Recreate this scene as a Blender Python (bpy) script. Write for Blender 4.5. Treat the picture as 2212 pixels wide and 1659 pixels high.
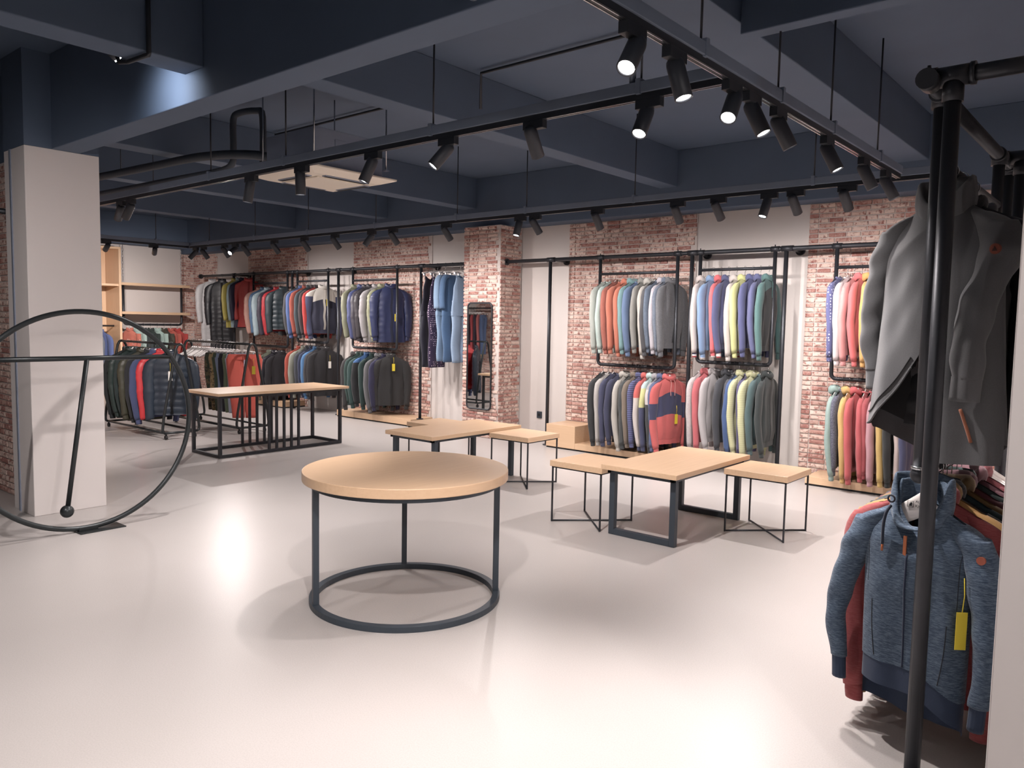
import bpy, bmesh, math, random
from mathutils import Vector, Matrix, Euler
random.seed(7)
for o in list(bpy.data.objects): bpy.data.objects.remove(o)
scene = bpy.context.scene
COL = scene.collection
R = math.radians
# ------------------------------------------------------------------ camera
cam_d = bpy.data.cameras.new('camera'); cam = bpy.data.objects.new('camera', cam_d); COL.objects.link(cam)
cam_d.sensor_fit = 'HORIZONTAL'; cam_d.sensor_width = 36.0; cam_d.lens = 1683.2 / 2212 * 36.0
cam_d.clip_start = 0.02; cam_d.clip_end = 200
def _cam():
    y, p, r = R(40.086), R(4.464), R(-1.074)
    f = Vector((-math.sin(y)*math.cos(p), math.cos(y)*math.cos(p), -math.sin(p)))
    rt = Vector((math.cos(y), math.sin(y), 0)); dn = f.cross(rt)
    r2 = rt*math.cos(r) + dn*math.sin(r); d2 = -rt*math.sin(r) + dn*math.cos(r)
    m = Matrix((r2, -d2, -f)).transposed().to_4x4(); m.translation = (0, 0, 1.55)
    return m
cam.matrix_world = _cam()
scene.camera = cam
# ------------------------------------------------------------------ world, exposure
w = bpy.data.worlds.new('world'); scene.world = w; w.use_nodes = True
w.node_tree.nodes['Background'].inputs[0].default_value = (0.55, 0.6, 0.7, 1)
w.node_tree.nodes['Background'].inputs[1].default_value = 0.02
vs = scene.view_settings
vs.view_transform = 'Standard'; vs.look = 'None'; vs.gamma = 1.0; vs.use_curve_mapping = False
vs.exposure = 0.66
SPOT_W = 105.0            # power of one track spotlight
SPOT_COL = (1.0, 0.915, 0.885)
# ------------------------------------------------------------------ helpers
def lin(c):
    if isinstance(c, str): c = tuple(int(c[i:i+2], 16) for i in (0, 2, 4))
    o = []
    for x in c:
        x = x/255.0
        o.append(x/12.92 if x <= 0.04045 else ((x+0.055)/1.055)**2.4)
    return (o[0], o[1], o[2], 1.0)
def P(**k): return k
def link(o, parent=None, loc=None):
    COL.objects.link(o)
    if parent is not None: o.parent = parent
    if loc is not None: o.location = loc
    return o
def tag(o, label, cat, group=None, kind=None):
    o['label'] = label; o['category'] = cat
    if group: o['group'] = group
    if kind: o['kind'] = kind
    return o
def thing(name, label, cat, loc=(0, 0, 0), rot=(0, 0, 0), group=None):
    o = bpy.data.objects.new(name, None); o.empty_display_size = 0.1
    link(o); o.location = loc; o.rotation_euler = rot
    return tag(o, label, cat, group)
class MB:
    def __init__(s): s.v = []; s.f = []; s.mi = []; s.sm = []
    def add(s, vs_, fs, mi=0, sm=False):
        b = len(s.v); s.v += [tuple(v) for v in vs_]
        for f in fs: s.f.append(tuple(i+b for i in f)); s.mi.append(mi); s.sm.append(sm)
        return s
    def box(s, x0, x1, y0, y1, z0, z1, mi=0):
        v = [(x, y, z) for z in (z0, z1) for y in (y0, y1) for x in (x0, x1)]
        return s.add(v, [(0,2,3,1), (4,5,7,6), (0,1,5,4), (2,6,7,3), (0,4,6,2), (1,3,7,5)], mi)
    def obox(s, c, ax, ay, az, hx, hy, hz, mi=0):
        c = Vector(c); ax, ay, az = Vector(ax).normalized()*hx, Vector(ay).normalized()*hy, Vector(az).normalized()*hz
        v = [c + ax*i + ay*j + az*k for k in (-1, 1) for j in (-1, 1) for i in (-1, 1)]
        return s.add(v, [(0,2,3,1), (4,5,7,6), (0,1,5,4), (2,6,7,3), (0,4,6,2), (1,3,7,5)], mi)
    def tube(s, path, r, n=10, closed=False, caps=True, mi=0, ry=None, up=None):
        P_ = [Vector(p) for p in path]; m = len(P_)
        rr = r if isinstance(r, (list, tuple)) else [r]*m
        r2 = rr if ry is None else (ry if isinstance(ry, (list, tuple)) else [ry]*m)
        T = []
        for i in range(m):
            a = P_[i-1] if (i > 0 or closed) else P_[i]
            b = P_[(i+1) % m] if (i < m-1 or closed) else P_[i]
            T.append((b-a).normalized())
        u = Vector(up) if up else (Vector((0, 0, 1)) if abs(T[0].z) < 0.9 else Vector((1, 0, 0)))
        vs_ = []
        for i in range(m):
            u = (u - T[i]*u.dot(T[i])).normalized(); w_ = T[i].cross(u)
            for k in range(n):
                a = 2*math.pi*k/n
                vs_.append(P_[i] + u*(rr[i]*math.cos(a)) + w_*(r2[i]*math.sin(a)))
        fs = []
        for i in range(m if closed else m-1):
            j = (i+1) % m
            for k in range(n):
                l = (k+1) % n
                fs.append((i*n+k, i*n+l, j*n+l, j*n+k))
        s.add(vs_, fs, mi, True)
        if caps and not closed:
            b = len(s.v) - len(vs_)
            s.f.append(tuple(b+k for k in reversed(range(n)))); s.mi.append(mi); s.sm.append(False)
            s.f.append(tuple(b+(m-1)*n+k for k in range(n))); s.mi.append(mi); s.sm.append(False)
        return s
    def cyl(s, a, b, r, n=12, mi=0): return s.tube([a, b], r, n, mi=mi)
    def ball(s, c, r, n=12, m=8, sx=1, sy=1, sz=1, mi=0):
        v = [(c[0], c[1], c[2]+r*sz)]; f = []
        for i in range(1, m):
            t = math.pi*i/m
            for k in range(n):
                a = 2*math.pi*k/n
                v.append((c[0]+r*sx*math.sin(t)*math.cos(a), c[1]+r*sy*math.sin(t)*math.sin(a), c[2]+r*sz*math.cos(t)))
        v.append((c[0], c[1], c[2]-r*sz)); L = len(v)-1
        for k in range(n):
            l = (k+1) % n
            f.append((0, 1+k, 1+l)); f.append((L, L-n+l, L-n+k))
            for i in range(m-2): f.append((1+i*n+k, 1+(i+1)*n+k, 1+(i+1)*n+l, 1+i*n+l))
        return s.add(v, f, mi, True)
    def grid(s, fn, nu, nv, closeu=True, mi=None):
        v = [fn(i/nu, j/nv) for j in range(nv+1) for i in range(nu if closeu else nu+1)]
        n = nu if closeu else nu+1
        b = len(s.v); s.v += [tuple(p) for p in v]
        for j in range(nv):
            for i in range(nu):
                k = (i+1) % n
                s.f.append((b+j*n+i, b+j*n+k, b+(j+1)*n+k, b+(j+1)*n+i)); s.sm.append(True)
                s.mi.append(mi((i+.5)/nu, (j+.5)/nv) if mi else 0)
        return s
    def mesh(s, name, bevel=0):
        me = bpy.data.meshes.new(name); me.from_pydata(s.v, [], s.f)
        me.polygons.foreach_set('material_index', s.mi); me.polygons.foreach_set('use_smooth', s.sm)
        bm = bmesh.new(); bm.from_mesh(me)
        bmesh.ops.recalc_face_normals(bm, faces=bm.faces)
        if bevel:
            es = [e for e in bm.edges if len(e.link_faces) == 2 and e.calc_face_angle(0) > 0.6]
            bmesh.ops.bevel(bm, geom=es, offset=bevel, segments=2, affect='EDGES', profile=0.5)
        bm.to_mesh(me); bm.free(); me.update()
        return me
    def build(s, name, mat, parent=None, bevel=0, world=True):
        me = s.mesh(name, bevel)
        for m in (mat if isinstance(mat, (list, tuple)) else [mat]): me.materials.append(m)
        o = bpy.data.objects.new(name, me); link(o, parent)
        if parent is not None and world and parent.parent is None: o.location = -Vector(parent.location)
        return o
def struct(name, mb, mat, label, cat, bevel=0):
    o = mb.build(name, mat, bevel=bevel); tag(o, label, cat, kind='structure'); return o
def inst(name, mesh, parent, mats=None, loc=None, rot=None):
    o = bpy.data.objects.new(name, mesh); link(o, parent, loc)
    if rot: o.rotation_euler = rot
    if mats:
        for i, m in enumerate(mats):
            if i >= len(o.material_slots): break
            o.material_slots[i].link = 'OBJECT'; o.material_slots[i].material = m
    return o
# ------------------------------------------------------------------ materials
class NT:
    def __init__(s, name):
        s.m = bpy.data.materials.new(name); s.m.use_nodes = True; s.t = s.m.node_tree
        s.b = s.t.nodes['Principled BSDF']
    def n(s, typ, **k):
        x = s.t.nodes.new(typ)
        for a, v in k.items():
            if a.startswith('i_'):
                key = a[2:]; x.inputs[int(key) if key.isdigit() else key].default_value = v
            else: setattr(x, a, v)
        return x
    def l(s, a, b): s.t.links.new(a, b)
    def mix(s, fac, a, b, typ='MIX'):
        x = s.n('ShaderNodeMix', data_type='RGBA', blend_type=typ)
        for sock, val in ((x.inputs[0], fac), (x.inputs[6], a), (x.inputs[7], b)):
            if hasattr(val, 'links'): s.l(val, sock)
            else: sock.default_value = val
        return x.outputs[2]
    def ramp(s, fac, stops):
        x = s.n('ShaderNodeValToRGB'); e = x.color_ramp.elements
        while len(e) < len(stops): e.new(0.5)
        for el, (p, c) in zip(e, stops): el.position = p; el.color = c
        s.l(fac, x.inputs[0]); return x.outputs[0]
    def bump(s, h, strength=0.2, dist=0.01):
        x = s.n('ShaderNodeBump'); x.inputs['Strength'].default_value = strength; x.inputs['Distance'].default_value = dist
        s.l(h, x.inputs['Height']); s.l(x.outputs[0], s.b.inputs['Normal'])
    def coord(s, kind='Object', scale=(1, 1, 1)):
        c = s.n('ShaderNodeTexCoord'); mp = s.n('ShaderNodeMapping'); mp.inputs['Scale'].default_value = scale
        s.l(c.outputs[kind], mp.inputs[0]); return mp.outputs[0]
    def noise(s, vec, scale, detail=3, rough=0.5):
        x = s.n('ShaderNodeTexNoise'); x.inputs['Scale'].default_value = scale; x.inputs['Detail'].default_value = detail
        x.inputs['Roughness'].default_value = rough; s.l(vec, x.inputs['Vector']); return x.outputs[0]
def simple(name, col, rough=0.5, metal=0.0, var=0.06, scale=6.0, bump=0.0):
    t = NT(name); c = lin(col) if not (isinstance(col, tuple) and len(col) == 4) else col
    v = t.coord()
    n = t.noise(v, scale)
    d = tuple(max(0, x*(1-var*2)) for x in c[:3]) + (1,); e = tuple(min(1, x*(1+var*2)) for x in c[:3]) + (1,)
    t.l(t.mix(n, d, e), t.b.inputs['Base Color'])
    t.b.inputs['Roughness'].default_value = rough; t.b.inputs['Metallic'].default_value = metal
    if bump: t.bump(t.noise(v, scale*12), bump, 0.002)
    return t.m
def emit(name, col, strength):
    t = NT(name); t.b.inputs['Emission Color'].default_value = col; t.b.inputs['Emission Strength'].default_value = strength
    t.b.inputs['Base Color'].default_value = (0.8, 0.8, 0.8, 1); return t.m
def wood_mat(name, axis=1):
    t = NT(name); sc = [26, 26, 26]; sc[axis] = 1.1
    v = t.coord('Object', tuple(sc)); n = t.noise(v, 2.2, 6, 0.6)
    c = t.ramp(n, [(0.25, lin('c2a182')), (0.5, lin('d0b193')), (0.8, lin('dabd9f'))])
    sc2 = [1.2, 1.2, 1.2]
    n2 = t.noise(t.coord('Object', tuple(sc2)), 1.5, 2)
    t.l(t.mix(n2, c, lin('cdad8d')), t.b.inputs['Base Color'])
    t.b.inputs['Roughness'].default_value = 0.38; t.bump(n, 0.06, 0.002)
    return t.m
def floor_mat():
    t = NT('polished_concrete_floor'); v = t.coord()
    n = t.noise(v, 0.9, 4); g = t.noise(v, 170, 2, 0.7)
    c = t.mix(n, lin('a9a4a1'), lin('b5b0ae'))
    c = t.mix(t.ramp(g, [(0.40, (0, 0, 0, 1)), (0.75, (0.35, 0.35, 0.35, 1))]), c, lin('8e8886'))
    t.l(c, t.b.inputs['Base Color'])
    t.b.inputs['Roughness'].default_value = 0.33; t.b.inputs['Specular IOR Level'].default_value = 0.3
    return t.m
def brick_mat(name, per_object):
    t = NT(name); g = t.n('ShaderNodeNewGeometry')
    if per_object: rnd = t.n('ShaderNodeObjectInfo').outputs['Random']
    else: rnd = g.outputs['Random Per Island']
    mp = t.n('ShaderNodeMapping'); t.l(g.outputs['Position'], mp.inputs[0])
    cmb = t.n('ShaderNodeCombineXYZ'); mul = t.n('ShaderNodeMath', operation='MULTIPLY'); mul.inputs[1].default_value = 40
    t.l(rnd, mul.inputs[0]); t.l(mul.outputs[0], cmb.inputs[0]); t.l(mul.outputs[0], cmb.inputs[2]); t.l(cmb.outputs[0], mp.inputs[1])
    n = t.noise(mp.outputs[0], 21, 5, 0.62)
    base = t.ramp(rnd, [(0.0, lin('a07169')), (0.14, lin('b48a80')), (0.30, lin('cfb0a4')), (0.65, lin('dcc6bb')), (0.88, lin('d5bcb0')), (1.0, lin('a67b72'))])
    spot = t.ramp(n, [(0.38, (0, 0, 0, 1)), (0.50, (1, 1, 1, 1))])
    c = t.mix(spot, lin('935f57'), base)
    n2 = t.noise(mp.outputs[0], 55, 3)
    c = t.mix(t.ramp(n2, [(0.58, (0, 0, 0, 1)), (0.70, (0.6, 0.6, 0.6, 1))]), c, lin('dfd0c6'))
    t.l(c, t.b.inputs['Base Color']); t.b.inputs['Roughness'].default_value = 0.8
    t.bump(n, 0.35, 0.006); return t.m
_fab = {}
def desat(c, k=.80):
    g = .2126*c[0]+.7152*c[1]+.0722*c[2]
    return tuple((g+(x-g)*k)*.71 for x in c[:3])+(1.0,)
def fabric(col, pat='plain', col2=None):
    key = (col, pat, col2)
    if key in _fab: return _fab[key]
    t = NT('fabric_%s_%s' % (pat, col)); c = desat(lin(col)); v = t.coord()
    d = tuple(x*0.82 for x in c[:3])+(1,); e = tuple(min(1, x*1.12) for x in c[:3])+(1,)
    rough = 0.85
    if pat == 'plain':
        out = t.mix(t.noise(v, 260, 2), d, e); hb = t.noise(v, 420, 2)
    elif pat == 'nylon':
        out = t.mix(t.noise(v, 9, 3), d, e); rough = 0.46; hb = t.noise(v, 60, 3)
    elif pat == 'marl':
        n = t.noise(t.coord('Object', (1, 1, 11)), 42, 4, 0.75); c2 = desat(lin(col2))
        out = t.mix(t.ramp(n, [(0.42, (0, 0, 0, 1)), (0.72, (1, 1, 1, 1))]), c, c2); hb = n
    elif pat == 'speckle':
        n = t.noise(v, 330, 2, 0.8); c2 = desat(lin(col2))
        out = t.mix(t.ramp(n, [(0.50, (0, 0, 0, 1)), (0.62, (1, 1, 1, 1))]), c, c2); hb = n
    elif pat == 'stripe':
        wv = t.n('ShaderNodeTexWave', wave_type='BANDS', bands_direction='Z'); wv.inputs['Scale'].default_value = 14
        t.l(v, wv.inputs['Vector']); out = t.mix(t.ramp(wv.outputs[1], [(0.75, (0, 0, 0, 1)), (0.88, (1, 1, 1, 1))]), c, lin(col2)); hb = t.noise(v, 300, 2)
    elif pat == 'dots':
        vo = t.n('ShaderNodeTexVoronoi'); vo.inputs['Scale'].default_value = 34; vo.inputs['Randomness'].default_value = 0.35
        t.l(v, vo.inputs['Vector'])
        out = t.mix(t.ramp(vo.outputs['Distance'], [(0.22, (1, 1, 1, 1)), (0.30, (0, 0, 0, 1))]), c, lin(col2)); hb = t.noise(v, 300, 2)
    elif pat == 'camo':
        n = t.noise(v, 11, 3, 0.6); n2 = t.noise(t.coord('Object', (1.3, 1.3, 1.7)), 14, 2)
        out = t.mix(t.ramp(n, [(0.49, (0, 0, 0, 1)), (0.52, (1, 1, 1, 1))]), c, lin(col2))
        out = t.mix(t.ramp(n2, [(0.60, (0, 0, 0, 1)), (0.62, (1, 1, 1, 1))]), out, lin('2d2a26')); hb = t.noise(v, 300, 2)
    elif pat == 'denim':
        out = t.mix(t.noise(t.coord('Object', (6, 6, 1)), 40, 3), d, e); hb = t.noise(v, 350, 2)
    t.l(out, t.b.inputs['Base Color']); t.b.inputs['Roughness'].default_value = rough
    t.b.inputs['Sheen Weight'].default_value = 0.0 if pat == 'nylon' else 0.15
    t.bump(hb, 0.25 if pat != 'nylon' else 0.12, 0.002)
    _fab[key] = t.m; return t.m
M = {}
M['floor'] = floor_mat()
M['slate'] = simple('slate_ceiling_paint', '526074', 0.75, var=0.05, scale=2)
M['white'] = simple('white_wall_paint', 'd3cdcb', 0.7, var=0.015, scale=1.5)
M['plaster'] = simple('offwhite_wall_panel', 'cfc8c4', 0.65, var=0.02, scale=1.5)
M['mortar'] = simple('brick_mortar', 'c6bcb7', 0.85, var=0.08, scale=30, bump=0.3)
M['brick_obj'] = brick_mat('aged_brick', True); M['brick_isl'] = brick_mat('aged_brick_far', False)
M['pipe'] = simple('black_iron_pipe', '36383d', 0.42, 0.5, var=0.1, scale=12, bump=0.1)
M['frame'] = simple('dark_grey_powder_coat', '3a424b', 0.45, 0.2, var=0.05, scale=8)
M['ring'] = simple('black_steel_tube', '323638', 0.35, 0.5, var=0.06, scale=8)
M['track'] = simple('black_track_metal', '23262c', 0.45, 0.2)
M['channel'] = simple('grey_channel_metal', '747e8f', 0.5, 0.2)
M['lampbody'] = simple('matt_black_lamp', '2e3138', 0.5, 0.1)
M['lens'] = emit('lamp_lens_glow', (1.0, 0.93, 0.88, 1), 30.0)
M['wood_y'] = wood_mat('oak_veneer_along', 1); M['wood_x'] = wood_mat('oak_veneer_across', 0); M['wood_z'] = wood_mat('oak_veneer_upright', 2)
M['hanger'] = simple('white_hanger_plastic', 'e4dfdc', 0.35, var=0.01)
M['steel'] = simple('bright_steel', 'b9bcc0', 0.25, 1.0)
M['acwhite'] = simple('warm_white_plastic', 'e6dccd', 0.4, var=0.01)
M['acgrey'] = simple('galvanised_sheet', '8d96a8', 0.45, 0.3)
M['dark'] = simple('near_black', '15161a', 0.7)
M['tag_y'] = simple('yellow_card', 'dcc83c', 0.6, var=0.02); M['tag_w'] = simple('white_card', 'e8e6e0', 0.6, var=0.02)
M['rubber'] = simple('black_rubber', '1b1b1d', 0.6)
M['insul'] = simple('dark_pipe_insulation', '3b4149', 0.7, bump=0.2)
M['leather'] = simple('tan_leather', 'a8603a', 0.55)
t = NT('mirror_glass'); t.b.inputs['Metallic'].default_value = 1; t.b.inputs['Roughness'].default_value = 0.02
t.l(t.mix(t.noise(t.coord(), 2), (0.82, 0.84, 0.84, 1), (0.84, 0.86, 0.86, 1)), t.b.inputs['Base Color']); M['mirror'] = t.m
# ================================================================== room shell
WY = 8.2; ZC = 3.5; XL = -15.6
struct('floor', MB().box(XL-.2, 5.2, -5.2, WY+.2, -.12, 0), M['floor'], 'pale polished concrete shop floor with faint seams', 'floor')
struct('ceiling', MB().box(XL-.2, 5.2, -5.2, WY+.2, ZC, ZC+.15), M['slate'], 'dark slate painted concrete ceiling slab', 'ceiling')
struct('wall_back', MB().box(XL-.2, 5.2, WY+.012, WY+.2, 0, ZC), M['plaster'], 'off-white plaster back wall between the brick strips', 'wall')
struct('wall_left', MB().box(XL-.2, XL, -5.2, WY+.012, 0, ZC), M['plaster'], 'pale far left wall behind the hanging wooden shelves', 'wall')
struct('wall_front', MB().box(XL-.2, 5.2, -5.2, -5.0, 0, ZC), M['white'], 'white wall behind the viewpoint', 'wall')
struct('wall_right', MB().box(5.0, 5.2, -5.0, WY+.012, 0, ZC), M['white'], 'white wall far to the right of the viewpoint', 'wall')
struct('wall_partition', MB().box(-.29, -.06, 2.24, WY+.01, 0, ZC), M['white'], 'white partition end at the right edge, beside the blue hoodie', 'wall', 0.004)
def beam(x0, x1, y0, y1, z, label):
    return struct('ceiling_beam', MB().box(x0, x1, y0, y1, z, ZC), M['slate'], label, 'beam', 0.006)
beam(XL, 5.0, 2.34, 2.54, 2.80, 'broad slate beam crossing the ceiling onto the white column')
beam(-4.53, -4.31, -5.0, 2.34, 2.97, 'slate cross beam at upper left meeting the broad beam')
beam(-4.53, -4.31, 2.54, 7.92, 3.10, 'slate cross beam running over the middle of the room')
beam(-7.60, -7.36, 2.54, 7.92, 3.10, 'slate cross beam just behind the ceiling air conditioner')
beam(-9.42, -9.20, 2.54, 7.92, 3.10, 'slate cross beam second behind the ceiling air conditioner')
beam(-11.82, -11.58, 2.54, 7.92, 3.10, 'farthest slate cross beam over the rolling racks')
beam(-2.06, -1.78, -5.0, 7.92, 3.10, 'slate cross beam above the right-hand lighting track')
beam(-1.78, 5.0, 3.87, 3.97, 3.04, 'narrow slate beam at upper right above the pipe rack')
beam(XL, 5.0, 7.92, WY+.012, 2.83, 'slate edge beam along the top of the back wall')
beam(XL, XL+.3, 2.54, 7.92, 2.92, 'slate edge beam along the top of the left wall')
# white column with slate stub above
struct('column', MB().box(-7.0, -6.57, 2.15, 2.68, 0, 2.80), M['white'], 'white square column at left behind the steel ring', 'column', 0.004)
struct('column_head', MB().box(-7.0, -6.57, 2.15, 2.68, 2.801, ZC), M['slate'], 'slate painted head of the white column', 'column')
struct('trim_1', MB().box(-6.875, -6.845, 2.142, 2.151, 0, 2.80), M['acgrey'], 'thin grey groove strip down the white column', 'trim')
struct('trim_2', MB().box(-6.76, -5.975, 8.17, 8.212, 0, .012), M['white'], 'low white sill under the socket panel', 'trim')
# ------------------------------------------------------------------ bricks
PITCH = 0.0505; BL = [0.176, 0.165, 0.14, 0.098]
rb = random.Random(3)
def brick_geo(L, seed):
    r = random.Random(seed); h = PITCH-.010; a, b = L/2-.004, h/2
    out = [(-a, -b), (-a*.35, -b), (a*.4, -b), (a, -b), (a, b), (a*.3, b), (-a*.4, b), (-a, b)]
    back = [(x+r.uniform(-.002, .002), .006, z+r.uniform(-.002, .002)) for x, z in out]
    fr = [(x*.972+r.uniform(-.002, .002), -.007-r.uniform(0, .005), z*.86+r.uniform(-.002, .002)) for x, z in out]
    c = [(0, -.012, 0)]
    v = back+fr+c; f = [(i, (i+1) % 8, 8+(i+1) % 8, 8+i) for i in range(8)] + [(8+i, 8+(i+1) % 8, 16) for i in range(8)]
    return v, f
BG = [[brick_geo(L, i*10+k) for k in range(3)] for i, L in enumerate(BL)]
BM_ = []
for row in BG:
    rr = []
    for v, f in row:
        me = MB().add(v, f).mesh('brick'); me.materials.append(M['brick_obj']); rr.append(me)
    BM_.append(rr)
def brick_field(parent, o, facing, length, z0, z1, vis, budget, far):
    """lay courses from o along +X (facing '-Y') or along +Y (facing '+X')"""
    cells = []; n = int((z1-z0)/PITCH)
    for c in range(n):
        z = z0+(c+.5)*PITCH; u = -rb.uniform(0, .1)
        while u < length-.02:
            i = rb.choice([0, 0, 1, 1, 1, 2, 3]); L = BL[i]
            if u < -.001: i = 3; L = BL[3]; u = 0
            if u+L > length:
                fit = [k for k in range(4) if u+BL[k] <= length+.004]
                if not fit: break
                i = fit[0]; L = BL[i]
            cells.append((u+L/2, z+rb.uniform(-.001, .001), i, rb.randrange(3))); u += L
    def pos(u, z): return (o[0]+u, o[1]-.002, z) if facing == '-Y' else (o[0]+.002, o[1]+u, z)
    rot = 0 if facing == '-Y' else math.pi/2
    ranked = sorted(cells, key=lambda q: -vis(*pos(q[0], q[1])))
    nsel = 0
    for q in ranked:
        p = pos(q[0], q[1])
        if nsel < budget and vis(*p) > 0:
            inst('brick', BM_[q[2]][q[3]], parent, loc=p, rot=(0, 0, rot)); nsel += 1
        else:
            v, f = BG[q[2]][q[3]]
            vv = [(p[0]+a, p[1]+b, p[2]+c) for a, b, c in v] if facing == '-Y' else [(p[0]-b, p[1]+a, p[2]+c) for a, b, c in v]
            far.add(vv, f)
    return nsel
def brick_strip(name, x0, x1, label, vis, budget):
    o = struct(name, MB().box(x0, x1, WY, WY+.012, 0, 2.83), M['mortar'], label, 'wall')
    far = MB(); brick_field(o, (x0, WY, 0), '-Y', x1-x0, 0, 2.83, vis, budget, far)
    if far.v:
        b = far.build('bricks', M['brick_isl'], o); b['kind'] = 'stuff'
    return o
def vis_r(x, y, z):
    if x > -1.75 and z < 2.45: return 0
    if x > -2.62 and (1.25 < z < 2.1 or .15 < z < .98): return 0
    if x > -1.3: return 0
    return 1 + (x < -2.45)*2 + z*.1
def vis_m(x, y, z):
    if x > -5.35 and (1.2 < z < 2.05 or .1 < z < .98): return 0
    return 1 + (x < -5.4) + (z > 2.1)*.5
brick_strip('wall_back_brick', -2.925, -.29, 'brick strip of the back wall behind the grey coat', vis_r, 300)
brick_strip('wall_back_brick', -5.975, -4.186, 'brick strip of the back wall right of the socket panel', vis_m, 300)
brick_strip('wall_back_brick', -10.346, -8.503, 'brick strip of the back wall left of the hanging jumpsuits', lambda x, y, z: (z > 2.25)*1 + (x > -8.85)*1, 150)
brick_strip('wall_back_brick', -13.518, -11.624, 'brick strip of the back wall behind the puffer jackets', lambda x, y, z: (z > 2.3)*1, 100)
brick_strip('wall_back_brick', XL, -14.651, 'brick strip in the far left corner of the back wall', lambda x, y, z: 0, 0)
o = struct('wall_left_brick', MB().box(XL, XL+.012, 7.92, WY, 0, 2.92), M['mortar'], 'narrow brick return on the left wall at the corner', 'wall')
far = MB(); brick_field(o, (XL+.012, 7.92, 0), '+X', .275, 0, 2.92, lambda *a: 0, 0, far); far.build('bricks', M['brick_isl'], o)['kind'] = 'stuff'
# brick clad column with the mirror
o = struct('column_brick', MB().box(-7.41, -6.77, 7.76, WY, 0, 2.83), M['mortar'], 'brick clad column carrying the tall mirror', 'column')
far = MB()
brick_field(o, (-7.42, 7.76, 0), '-Y', .65, 0, 2.83, lambda x, y, z: 0 if (-7.3 < x < -6.9 and .42 < z < 1.78) else 1, 155, far)
brick_field(o, (-6.77, 7.76, 0), '+X', .43, 0, 2.83, lambda x, y, z: 1, 145, far)
far.build('bricks', M['brick_isl'], o)['kind'] = 'stuff'
# brick wall left of the white column
o = struct('wall_side_brick', MB().box(-9.6, -7.0, 2.30, 2.34, 0, 2.80), M['mortar'], 'brick wall sliver left of the white column', 'wall')
far = MB(); brick_field(o, (-9.6, 2.30, 0), '-Y', 2.6, 0, 2.80, lambda x, y, z: (x > -7.35)*1, 110, far); far.build('bricks', M['brick_isl'], o)['kind'] = 'stuff'
struct('wall_side', MB().box(XL, -7.0, 2.342, 2.6, 0, 2.79), M['plaster'], 'pale side wall behind the white column, seen in the mirror', 'wall')
o = struct('wall_side_brick', MB().box(-11.9, -9.0, 2.6, 2.612, 0, 2.79), M['mortar'], 'brick strip on the side wall, seen in the mirror', 'wall')
far = MB(); brick_field(o, (-11.9, -2.612, 0), '-Y', 2.9, 0, 2.79, lambda *a: 0, 0, far); far.v = [(x, -y, z) for x, y, z in far.v]; far.build('bricks', M['brick_isl'], o)['kind'] = 'stuff'
struct('wall_side_head', MB().box(-9.6, -7.0, 2.30, 2.339, 2.80, ZC), M['slate'], 'slate painted band above the side brick wall', 'wall')
# socket on the white panel
t_ = thing('wall_socket', 'small grey square wall socket low on the white panel', 'socket', (-6.40, WY+.01, .33))
MB().box(-6.455, -6.375, 8.197, 8.213, .285, .375).build('plate', M['frame'], t_, .003)
MB().box(-6.432, -6.398, 8.194, 8.198, .312, .348).build('insert', M['dark'], t_, .001)
# ------------------------------------------------------------------ mirror
mx0, mx1, mz0, mz1, my = -7.315, -6.88, .385, 1.81, 7.745
def rrect(x0, x1, z0, z1, r, y, n=6):
    pts = []
    for cx, cz, a0 in ((x1-r, z1-r, 0), (x0+r, z1-r, 90), (x0+r, z0+r, 180), (x1-r, z0+r, 270)):
        for i in range(n+1):
            a = R(a0+90*i/n); pts.append((cx+r*math.cos(a), y, cz+r*math.sin(a)))
    return pts
t_ = thing('wall_mirror', 'tall round-cornered mirror in a thin black frame on the brick column', 'mirror', (-7.1, my, mz0))
MB().tube(rrect(mx0, mx1, mz0, mz1, .055, my-.012), .011, 8, closed=True).build('frame', M['pipe'], t_)
pts = rrect(mx0+.004, mx1-.004, mz0+.004, mz1-.004, .052, my-.012)
n = len(pts); bk = [(x, my+.002, z) for x, y, z in pts]
MB().add(pts+bk, [tuple(range(n)), tuple(reversed(range(n, 2*n)))]+[(i, (i+1) % n, n+(i+1) % n, n+i) for i in range(n)]).build('glass', M['mirror'], t_)
# ------------------------------------------------------------------ wooden plinths
def plinth(x0, x1, h, label, y0=7.745):
    t_ = thing('display_plinth', label, 'plinth', ((x0+x1)/2, y0, 0), group='oak plinths along the back wall')
    MB().box(x0, x1, y0+.01, WY-.012, 0, .02).build('toe_kick', M['dark'], t_)
    MB().box(x0, x1, y0, WY-.014, .02, h).build('body', M['wood_x'], t_, .002)
plinth(-5.94, -5.50, .30, 'tall oak plinth block beside the socket panel')
plinth(-5.498, -4.19, .092, 'low oak plinth under the hoodies right of the socket panel')
plinth(-2.69, -.35, .092, 'low oak plinth behind the right-hand pipe rack')
plinth(-10.2, -8.45, .11, 'low oak plinth under the dark jackets left of the jumpsuits')
plinth(-13.4, -11.70, .11, 'far oak plinth behind the long slatted table')
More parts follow.
